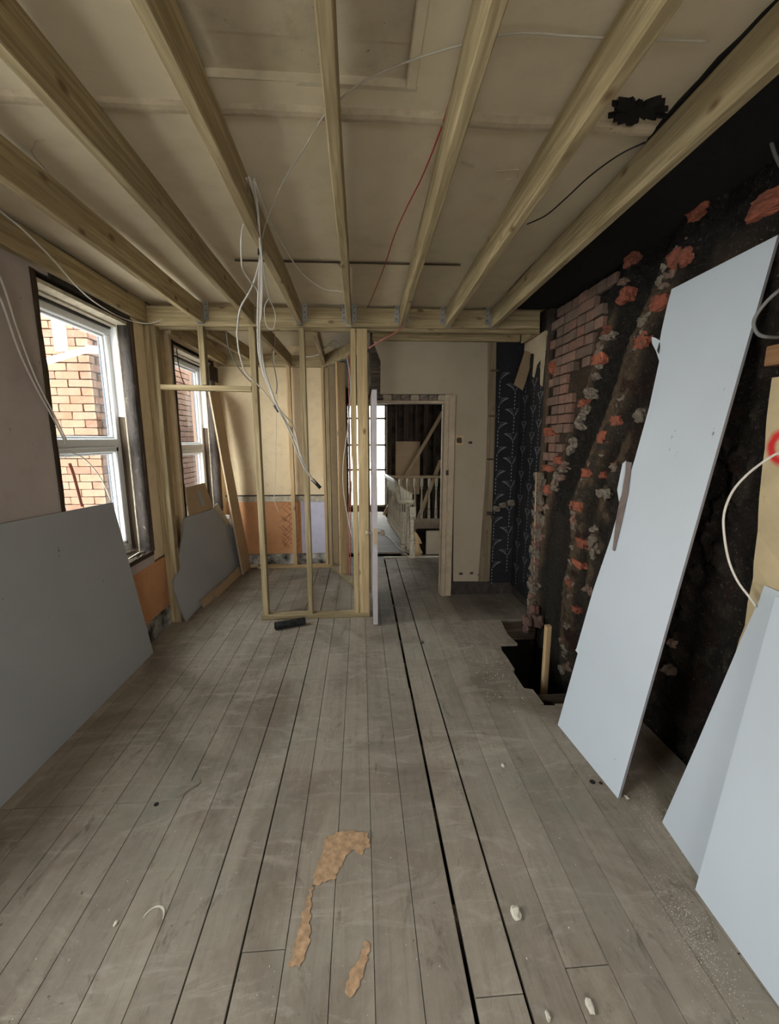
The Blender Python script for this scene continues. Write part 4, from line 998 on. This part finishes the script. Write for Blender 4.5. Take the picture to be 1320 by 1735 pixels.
# tall tan board in the corner
a, b = AZ(412, 974), AZ(425, 961); t0 = AX(356, 664, -1.63); t1 = AX(373, 664, -1.63)
n = (b - a).cross(t0 - a).normalized(); n = n if n.x > 0 else -n
t_ = thing('tall_board', a, 'tall tan board leaning in the corner right of the second window', 'board')
tp = [a, b, AP(391, 780, a, n), AP(372, 664, a, n), AP(355, 664, a, n)]
bm = bmesh.new(); add_prism(bm, tp, -n * 0.015); finish('board_face', bm, m_tan, t_)
bm = bmesh.new(); add_beam(bm, a + n * 0.002, AP(355, 664, a, n) + n * 0.002, 0.005, 0.012); finish('board_edge', bm, m_stairpaint, t_)
# small vent hole near the ceiling above the tan board
vt = struct_root('trim_4', AX(362, 632, CLX))
c0, c1 = AX(353, 617, CLX), AX(372, 650, CLX)
box('vent_recess', (CLX - 0.01, c0.y, c1.z), (CLX + 0.004, 5.26, c0.z), m_char, vt)
for k in range(3): beam('vent_slat', (CLX + 0.006, c0.y + 0.04 + 0.07 * k, c1.z), (CLX + 0.006, c0.y + 0.05 + 0.07 * k, c0.z), 0.006, 0.02, oldw[2], vt, side=(1, 0, 0))

# ================================================================ CABLES
cb = thing('cable_bundle', AX(424, 305, -0.43), 'taped bundle of white cables hanging from the drilled joist to the closet studs', 'cable')
P = lambda lst, Y0_, Y1_: [AY(x, y, Y0_ + (Y1_ - Y0_) * i / (len(lst) - 1)) for i, (x, y) in enumerate(lst)]
y0_ = AX(420, 305, -0.434).y
runs = [
    [(417, 303), (424, 322), (433, 336), (440, 348), (448, 366), (450, 380), (443, 420), (437, 455), (425, 490), (408, 520), (403, 548), (402, 570), (406, 600), (416, 630), (440, 655), (468, 690)],
    [(421, 300), (433, 340), (437, 380), (441, 425), (439, 470), (437, 520), (437, 570), (440, 610), (452, 650), (470, 690), (490, 730), (505, 770), (520, 800), (534, 816)],
    [(430, 306), (436, 350), (440, 400), (441, 425), (442, 470), (441, 520), (440, 570), (444, 620), (458, 660), (471, 692), (488, 720), (503, 752), (513, 785), (533, 818)],
    [(423, 303), (434, 345), (440, 398), (443, 430), (444, 470), (443, 530), (440, 560), (447, 620), (460, 662), (473, 693), (497, 722), (507, 762), (522, 800), (536, 820)],
]
for rr in runs: tube('cable', P(rr, y0_, 3.42), 0.0052, m_cable, cb, 5, 8)
tube('cable', P([(413, 380), (409, 400), (409, 440), (413, 460), (425, 478), (436, 492), (440, 520)], y0_ + 0.1, y0_ + 0.6), 0.004, m_cable, cb)
def tape(x0, y0, x1, y1, Ya, r_=0.014): a, b = AY(x0, y0, Ya), AY(x1, y1, Ya); tube('tape_wrap', [a, a.lerp(b, .5), b], r_, m_black, cb, 2, 10)
tape(441, 422, 441, 432, y0_ + 0.36, 0.013); tape(466, 686, 473, 697, 3.42, 0.016); tape(529, 812, 543, 827, 3.42, 0.014)
def cable(label, pts, r_, m_, nm='cable', cat='cable', n=6, group=None):
    bm = bmesh.new(); add_tube(bm, spline(pts, n), r_, 8); o = finish(nm, bm, m_, None, True); tag(o, label, cat, group); return o
cable('white cable rising from the taped bundle and crossing under the ceiling towards the brick wall', [AZ(440, 440, 2.46), AZ(441, 425, 2.49), AZ(450, 380, 2.55), AZ(478, 312, 2.60), AZ(510, 260, 2.63), AZ(549, 196, 2.652), AZ(580, 165, 2.655), AZ(625, 133, 2.655), AZ(695, 103, 2.655), AZ(760, 82, 2.655), AZ(800, 72, 2.655), AZ(850, 59, 2.655), AZ(890, 56, 2.655), AZ(960, 60, 2.655), AZ(1060, 66, 2.655), AZ(1200, 70, 2.655)], 0.003, m_dullcable)
cable('dull white cable drooping from the drilled joist across to the middle joist', [AY(430, 302, y0_), AZ(440, 330, 2.60), AZ(460, 380, 2.62), AZ(485, 425, 2.62), AZ(505, 455, 2.61), AZ(525, 475, 2.59), AZ(550, 490, 2.58), AZ(575, 493, 2.57), AZ(586, 498, 2.56)], 0.0042, m_cable)
cable('red cable hanging slack beside the joist and reaching down to the trimmer', [AZ(781, 100, 2.655), AZ(765, 160, 2.655), AZ(745, 225, 2.655), AZ(715, 300, 2.65), AZ(690, 350, 2.65), AZ(668, 400, 2.65), AZ(650, 455, 2.64), AZ(628, 510, 2.64), AZ(622, 522, 2.645)], 0.0028, m_redcable)
cable('brownish red cable sagging from the trimmer to the top of the double post', [AY(690, 530, 3.55), AY(688, 545, 3.58), AY(675, 560, 3.55), AY(655, 572, 3.56), AY(640, 580, 3.58), AY(625, 590, 3.60)], 0.006, m_copper)
cable('thin black cable sagging between the two joists nearest the brick wall', [AZ(1093, 241, 2.65), AZ(1050, 262, 2.63), AZ(1000, 298, 2.61), AZ(960, 335, 2.60), AZ(925, 365, 2.60), AZ(893, 380, 2.62)], 0.003, m_black)
cable('thin cable looping in an oval beside the bundle', [AY(443, 432, 2.1), AY(455, 500, 2.7), AY(466, 530, 2.9), AY(466, 548, 2.95), AY(461, 558, 2.95), AY(452, 552, 2.95), AY(448, 530, 2.95), AY(450, 515, 2.9), AY(457, 503, 2.9)], 0.0032, m_cable)
cable('thin single cable hanging behind the bundle down to the orange dado', [AY(466, 545, 3.9), AY(466, 580, 4.2), AY(464, 605, 4.5), AY(467, 640, 4.8), AY(470, 655, 5.0), AY(468, 720, 5.1), AY(467, 800, 5.15), AY(465, 845, 5.18), AY(472, 868, 5.19)], 0.0035, m_cable)
cable('short cable with black taped end hanging in the closet', [AY(462, 590, 3.95), AY(460, 605, 3.96), AY(464, 620, 3.97), AY(469, 648, 3.98), AY(468, 668, 3.98)], 0.004, m_greycable)
cable('dark cable sagging from the trimmer past the closet rail', [AY(383, 560, 3.75), AY(388, 590, 3.75), AY(402, 620, 3.76), AY(420, 642, 3.77), AY(440, 658, 3.78)], 0.005, m_greycable)
cable('dark wire hanging across the second window', [AX(299, 590, -1.62), AX(303, 620, -1.62), AX(310, 645, -1.62), AX(320, 662, -1.62)], 0.004, m_black)
cable('white wire coiled on the closet ceiling timbers near the corner post', [AY(498, 597, 5.0), AY(510, 602, 4.9), AY(525, 604, 4.8), AY(540, 600, 4.75), AY(553, 588, 4.6), AY(566, 578, 4.5), AY(580, 588, 4.6), AY(588, 600, 4.7)], 0.005, m_cable)
cable('white cable drooping under the first joist into the trimmer', [AZ(-20, 340, 2.48), AZ(0, 357, 2.48), AZ(40, 390, 2.485), AZ(90, 440, 2.485), AZ(130, 485, 2.47), AZ(165, 515, 2.46), AY(210, 540, 3.4), AY(250, 548, 3.56), AY(275, 542, 3.6)], 0.0045, m_cable)
GW = 'pair of white cables slung down the pink plaster pier'
cable('upper white cable slung down the plaster pier to the first window', [AX(-40, 400, -1.66), AX(0, 470, -1.66), AX(30, 560, -1.67), AX(60, 640, -1.68), AX(90, 700, -1.685), AX(112, 745, -1.69)], 0.0045, m_cable, group=GW)
cable('lower white cable slung down the plaster pier to the first window', [AX(-40, 440, -1.66), AX(0, 505, -1.66), AX(30, 590, -1.67), AX(60, 655, -1.68), AX(88, 705, -1.685), AX(112, 752, -1.69)], 0.0045, m_cable, group=GW)
cable('thin wire arching in front of the lower pane of the first window', [AX(118, 766, -1.72), AX(140, 775, -1.72), AX(160, 795, -1.72), AX(175, 818, -1.72), AX(188, 848, -1.72)], 0.0035, m_cable)
cable('frayed dark strap hanging in front of the lower pane of the first window', [AX(118, 785, -1.70), AX(125, 805, -1.70), AX(133, 835, -1.70), AX(139, 858, -1.70)], 0.008, m_copper)
cable('grey cable loop jutting past the top of the tall board', [AY(1345, 470, 1.5), AX(1320, 492, 1.40), AX(1300, 510, 1.38), AX(1283, 532, 1.37), AX(1277, 548, 1.37), AX(1283, 564, 1.38), AX(1300, 571, 1.40), AY(1345, 571, 1.5)], 0.006, m_greycable)
cable('grey cable hanging from the joists at the top of the brick wall', [AX(1310, 130, 1.50), AX(1304, 170, 1.50), AX(1303, 210, 1.50), AX(1308, 245, 1.5), AX(1322, 280, 1.5), AX(1345, 310, 1.5)], 0.006, m_greycable)
cable('white cable bowing out over the red ring and down behind the near plasterboards', [AX(1350, 760, 1.46), AX(1320, 767, 1.46), AX(1290, 785, 1.45), AX(1262, 808, 1.44), AX(1240, 835, 1.44), AX(1227, 870, 1.44), AX(1227, 905, 1.45), AX(1235, 950, 1.47), AX(1250, 985, 1.49), AX(1270, 1012, 1.51), AX(1281, 1028, 1.53)], 0.0045, m_cable)
GP = 'pinkish pipes and cables behind the angled studs'
for k, (x, lb) in enumerate(((594, 'thin pinkish pipe rising behind the angled studs'), (597, 'second pinkish pipe beside the double post'))):
    cable(lb, [AY(x - 4, 600, 4.35), AY(x - 2, 700, 4.35), AY(x - 1, 800, 4.35), AY(x - 3, 880, 4.35), AY(x - 3, 975, 4.35)], 0.005, m_copper, 'pipe', 'pipe', group=GP)
cable('white cable curving down beside the angled stud and the double post', [AY(588, 605, 4.2), AY(594, 650, 4.1), AY(590, 720, 4.1), AY(582, 780, 4.1), AY(582, 830, 4.1), AY(590, 880, 4.1), AY(598, 915, 4.1)], 0.005, m_cable)

# ================================================================ THINGS ON THE FLOOR
rl = thing('membrane_roll', AZ(490, 1064), 'short dusty black roll lying in front of the closet sole plate', 'roll')
a, b = AZ(466, 1061, 0.035), AZ(517, 1052, 0.035)
bm = bmesh.new(); d = (b - a).normalized(); s = d.cross(UP3).normalized(); ring = []
for i in range(30):
    t = i / 29 * 2 * math.pi * 1.6; rr = 0.034 - 0.003 * t / 6.28
    ring.append((math.cos(t) * rr, math.sin(t) * rr))
ring.insert(0, (0.055, -0.033)); ring.insert(1, (0.03, -0.033))
g = [[bm.verts.new(a.lerp(b, j / 6) + s * (-x) + UP3 * z) for x, z in ring] for j in range(7)]
for j in range(6):
    for i in range(len(ring) - 1): bm.faces.new((g[j][i], g[j][i + 1], g[j + 1][i + 1], g[j + 1][i]))
bmesh.ops.solidify(bm, geom=bm.faces[:], thickness=0.0025)
finish('rolled_sheet', bm, m_roll, rl, True)
# timber standing in the hole
pst = thing('hole_post', AY(930, 1190, 2.95), 'pale sawn batten standing upright in the floor hole by the brick wall', 'timber')
p1 = AY(929, 1060, 2.75); p2 = Vector((p1.x + 0.004, 2.75, -1.19))
beam('post_timber', p2, p1, 0.04, 0.04, pine, pst)
pm = thing('floor_mark', AZ(256, 1552), 'white crescent scuff painted on the boards at lower left', 'mark')
bm = bmesh.new(); c = AZ(257, 1560, 0.0018)
add_tube(bm, [c + Vector((0.035 * math.cos(t), 0.045 * math.sin(t), 0)) for t in [math.pi * k / 10 * 0.9 + 0.05 for k in range(11)]], [0.0015 + 0.003 * math.sin(math.pi * k / 10) for k in range(11)], 6)
for v in bm.verts: v.co.z = 0.0015 + (v.co.z - 0.0018) * 0.15
finish('scuff', bm, m_plaster_chip, pm)
# scraped tan patches left on the boards: thin torn remnants
GR = 'tan floor covering remnants stuck to the boards'
for lb, pl in (('long torn tan remnant with a wide head stuck to the middle boards', ((552, 1418), (580, 1408), (624, 1412), (628, 1432), (610, 1450), (596, 1440), (580, 1462), (570, 1488), (552, 1496), (530, 1500), (528, 1530), (524, 1600), (508, 1640), (488, 1638), (500, 1600), (518, 1530), (538, 1470))),
               ('small torn tan remnant beside the centre joint near the camera', ((620, 1594), (627, 1600), (618, 1640), (600, 1686), (588, 1688), (586, 1665), (602, 1635)))):
    pts = [AZ(x, y) for x, y in pl]; pts = rough_edge(pts, 0.010, 0.007, len(pl))
    t_ = thing('floor_remnant', pts[0], lb, 'remnant', GR); prism('torn_sheet', [Vector((p.x, p.y, 0.0016)) for p in pts], (0, 0, 0.0008), m_chipboard, t_)
# thin loose board pieces at left
ls = thing('loose_lath', AZ(320, 1335), 'small splintered board piece lying beside the crosswise saw cut', 'splinter')
prism('splinter_board', [AZ(x, y, 0.003) for x, y in ((286, 1345), (297, 1352), (312, 1345), (340, 1326), (332, 1320), (308, 1334))], (0, 0, 0.006), m_floor, ls)
# bigger pale stones: individuals
GS = 'plaster and stone crumbs on the boards'
for lb, x, y, s in (('largest pale stone crumb on the boards, right of the open joints', 874, 1550, 0.030), ('pale crumb near the bottom edge right of the open joints', 1000, 1708, 0.022), ('thin pale chip above the largest crumb', 852, 1298, 0.014),
                    ('pale chip beside the narrow plasterboard foot', 1062, 1352, 0.014), ('round pale crumb on the second board left of the first joint', 196, 1566, 0.012), ('pale chip lying at the middle of the bottom boards', 928, 1723, 0.015), ('small dark plug lying on the gap in front of the door', 715, 1089, 0.02)):
    p = AZ(x, y); o = lump('stone_crumb', (p.x, p.y, s * 0.28), (s * 0.9, s * 1.5, s * 0.6), m_plaster_chip if 'dark' not in lb else m_char, None, x * 0.1, 2, 0.5, False); tag(o, lb, 'debris', GS)
# countless crumbs and sawdust
bm = bmesh.new(); rnd = random.Random(31)
def crumb(x, y, s):
    a_ = rnd.uniform(0, 6.28); vs = [bm.verts.new((x + s * math.cos(a_ + k * 2.1) * rnd.uniform(.6, 1.2), y + s * math.sin(a_ + k * 2.1) * rnd.uniform(.6, 1.6), 0.0015)) for k in range(3)]; t = bm.verts.new((x, y, 0.0015 + s * 0.7))
    for k in range(3): bm.faces.new((vs[k], vs[(k + 1) % 3], t))
for k in range(420): crumb(rnd.uniform(-1.4, 1.1), rnd.uniform(0.75, 3.4), rnd.uniform(0.0012, 0.0035))
for k in range(900):
    c = AZ(1165, 1560) if k % 3 else AZ(1200, 1640); crumb(c.x + rnd.gauss(0, 0.035), c.y + rnd.gauss(0, 0.08), rnd.uniform(0.0008, 0.0022))
for k in range(160): c = AZ(1110, 1385); crumb(c.x + rnd.gauss(0, 0.05), c.y + rnd.gauss(0, 0.1), rnd.uniform(0.001, 0.003))
for k in range(260): crumb(rnd.gauss(-0.75, 0.25), rnd.gauss(3.0, 0.35), rnd.uniform(0.001, 0.004))
for k in range(120): crumb(rnd.uniform(0.75, 1.02), rnd.uniform(2.2, 3.3), rnd.uniform(0.002, 0.006))
o = finish('floor_crumbs', bm, m_plaster_chip); tag(o, 'scattered sawdust and plaster crumbs over the floorboards', 'debris', kind='stuff')
# knot holes and nail heads
for (x, y, rr) in ((265, 1363, 0.010), (1004, 1325, 0.013), (1018, 1327, 0.008)):
    p = AZ(x, y); bm = bmesh.new(); add_lathe(bm, (p.x, p.y, -0.004), [(rr, 0), (rr, 0.0062)], 12); finish('knot_hole', bm, m_dark, floor)

# ================================================================ LANDING BEYOND THE DOOR
land = struct_root('floor', (0.3, 7, 0))
def rail_x(Y): return 0.70 + (0.47 - 0.70) * (Y - 5.6) / 3.3
y = 5.86
while y < 9.3:
    board_poly([(-0.4, y), (rail_x(y) + 0.03, y), (rail_x(y + 0.15) + 0.03, y + 0.146), (-0.4, y + 0.146)], land, -0.002, m=m_floorx); y += 0.15
board_poly([(-0.4, 5.60), (0.40, 5.60), (0.40, 5.72), (-0.4, 5.72)], land, -0.02, m=m_floorx)
beam('landing_nosing', (0.30, 5.585, -0.01), (1.12, 5.585, -0.01), 0.045, 0.04, m_stairpaint, land, side=(0, 1, 0))
tag(box('wall_left', (-0.50, 5.50, -1.2), (-0.40, 9.6, ZC + 0.05), m_hall), kind='structure')
tag(box('wall_right', (2.2, 4.4, -2.5), (2.3, 9.7, ZC + 0.05), m_hall), kind='structure')
# far wall with window
FY = 9.5
fw0 = AY(590, 684, FY); fw1 = AY(656, 862, FY)
FWN = (-0.28, fw1.x, max(0.08, fw1.z), fw0.z)
wall_y('wall_back', FY, -0.5, 2.3, -2.5, ZC + 0.1, [FWN], 0.15, m_hall)
fwin = struct_root('window_4', (0.2, FY, 0.1))
zr = [FWN[2] + 0.02, AY(650, 796, FY).z, AY(650, 754, FY).z, AY(650, 709, FY).z, FWN[3] - 0.02]
for z in zr: beam('glazing_bar', (FWN[0], FY + 0.03, z), (FWN[1], FY + 0.03, z), 0.05, 0.05, m_stairpaint, fwin, side=(0, 1, 0))
for x in (FWN[0] + 0.03, (FWN[0] + FWN[1]) / 2 - 0.05, FWN[1] - 0.03): beam('glazing_bar', (x, FY + 0.03, FWN[2]), (x, FY + 0.03, FWN[3]), 0.05, 0.05, m_stairpaint, fwin, side=(0, 1, 0))
box('glass_pane', (FWN[0], FY + 0.05, FWN[2]), (FWN[1], FY + 0.056, FWN[3]), m_glass, fwin)
portal(((FWN[0] + FWN[1]) / 2, FY + 0.2, 1.2), (-math.pi / 2, 0, 0), 0.85, 2.3)
beam('casing', (FWN[1] + 0.05, FY - 0.02, 0), (FWN[1] + 0.05, FY - 0.02, 2.45), 0.03, 0.09, m_tan, fwin, side=(0, 1, 0))
# bare lath partition of the stairwell
lp = thing('stairwell_partition', (1.4, 9.2, 0), 'dark bare stud and board partition across the stairwell beyond the door', 'partition')
for k, x in enumerate((0.62, 0.80, 1.0, 1.22, 1.42, 1.62, 1.84, 2.05)):
    beam('stud', (x, 9.30, -0.2), (x, 9.30, 2.6), 0.06 if k % 2 else 0.10, 0.05, oldw[2], lp, side=(1, 0, 0))
pn0, pn1 = AY(671, 748, 9.1), AY(712, 803, 9.1)
box('grey_panel', (pn0.x, 9.18, 0.4), (pn1.x, 9.2, pn0.z), m_tan, lp)
br_ = thing('brace', AY(690, 802, 9.0), 'diagonal timber brace beyond the stairwell', 'timber')
beam('brace_timber', AY(689, 805, 8.95) + (AY(689, 805, 8.95) - AY(750, 698, 8.95)) * 1.4, AY(750, 698, 8.95), 0.05, 0.07, m_tan, br_, side=(0, 1, 0))
bo = thing('leaning_plank', AY(738, 800, 8.8), 'short pale plank leaning behind the stairwell balustrade', 'timber')
beam('plank_timber', AY(737, 806, 8.8) + (AY(737, 806, 8.8) - AY(747, 780, 8.8)) * 6.2, AY(747, 780, 8.8), 0.03, 0.08, m_tan, bo, side=(0, 1, 0))
# balustrade across the stairwell
BYR = 8.3
bal2 = thing('balustrade', AY(700, 880, BYR), 'painted balustrade running across the far side of the stairwell', 'balustrade')
pa, pb = AY(655, 808, BYR), AY(760, 808, BYR)
beam('handrail', pa, pb, 0.06, 0.055, m_tan, bal2, side=(0, 1, 0), ch=0.015)
pc = AY(655, 888, BYR).z
beam('floor_string', (pa.x, BYR, pc), (pb.x, BYR, pc), 0.05, 0.20, m_bead, bal2, side=(0, 1, 0))
zb = pc + 0.1; hz_ = pa.z - 0.03 - zb
def baluster(par, x, y, z, h_, m_, s=1.0):
    bm = bmesh.new(); sq = 0.019 * s
    add_box(bm, (x - sq, y - sq, z), (x + sq, y + sq, z + h_ * 0.22)); add_box(bm, (x - sq, y - sq, z + h_ * 0.80), (x + sq, y + sq, z + h_))
    add_lathe(bm, (x, y, z), [(sq, h_ * .22), (sq * .6, h_ * .24), (sq * 1.1, h_ * .27), (sq * .95, h_ * .34), (sq * .5, h_ * .62), (sq * .55, h_ * .72), (sq * 1.0, h_ * .76), (sq * .6, h_ * .785), (sq, h_ * .80)], 8)
    return finish('baluster', bm, m_, par, False)
for x in (678, 691, 703, 714.5, 727, 739, 751): baluster(bal2, AY(x, 845, BYR).x, BYR, zb, hz_, m_stairpaint, 1.3)
# near balustrade: newel, swept handrail, balusters going back
bal1 = thing('balustrade', AZ(698, 947), 'worn white newel and swept handrail at the head of the stairs', 'balustrade')
nw = Vector((AZ(699, 946).x, 5.56, 0)); zcap = AY(690, 858, 5.56).z
prof = [(0.040, 0), (0.040, 0.22), (0.026, 0.235), (0.036, 0.26), (0.026, 0.30), (0.022, 0.34), (0.030, zcap * 0.72), (0.020, zcap * 0.74), (0.034, zcap * 0.77), (0.024, zcap * 0.79)]
bm = bmesh.new(); add_lathe(bm, nw, prof, 14); add_box(bm, (nw.x - 0.035, nw.y - 0.035, -0.15), (nw.x + 0.035, nw.y + 0.035, 0.20)); add_box(bm, (nw.x - 0.038, nw.y - 0.038, zcap * 0.8), (nw.x + 0.038, nw.y + 0.038, zcap - 0.01))
finish('newel_post', bm, m_stairpaint, bal1)
n2 = Vector((nw.x - 0.085, 5.72, 0))
hr = [AY(701, 851, 5.56), AY(690, 849, 5.58), AY(678, 851, 5.66), AY(675, 838, 5.74), AY(672, 822, 5.85), AY(667, 815, 6.15), AY(660, 810, 6.8), AY(655, 807, 7.5), AY(652, 805, 8.1)]
bm = bmesh.new(); sp_ = spline(hr, 6); add_tube(bm, sp_, 0.033, 10)
finish('handrail', bm, m_stairpaint, bal1, True)
for k in range(13):
    Y = 5.78 + k * 0.19; x = rail_x(Y); baluster(bal1, x, Y, 0.0, 0.86, m_stairpaint)
sec = thing('lower_newel', (nw.x - 0.10, 5.75, 0), 'second worn post of the descending flight just left of the newel', 'post')
q = AZ(683, 935); baluster(sec, q.x, q.y + 0.05, -0.05, 0.62, m_stairpaint, 1.5)
# descending stair: cream lining and saw-tooth string
st = thing('staircase', (0.9, 5.7, -0.1), 'descending stairs with a cut saw tooth string lit cream below the newel', 'stairs')
pf = 5.95
saw = [AY(x, y, pf) for x, y in ((700, 950), (700, 900), (706, 903), (712, 913), (715, 921), (710, 921), (713, 931), (717, 937), (714, 938), (718, 950), (722, 962), (700, 962))]
prism('cut_string', saw, (0, 0.03, 0), pine[2], st)
for k in range(5): box('tread', (0.85, 6.05 + k * 0.24, -0.2 - k * 0.19), (1.7, 6.32 + k * 0.24, -0.17 - k * 0.19), m_hall, st)
box('stair_lining', (AY(722, 950, 6.6).x, 6.6, -1.2), (1.9, 6.65, AY(740, 900, 6.6).z), m_doorwall, st)
cable('pale cable trailing over the landing edge to the newel', [AZ(640, 905, 0.01), AZ(655, 908, 0.01), AZ(668, 920, 0.01), AZ(680, 933, 0.01), AZ(692, 942, 0.02), AY(700, 946, 5.53)], 0.006, m_cable)
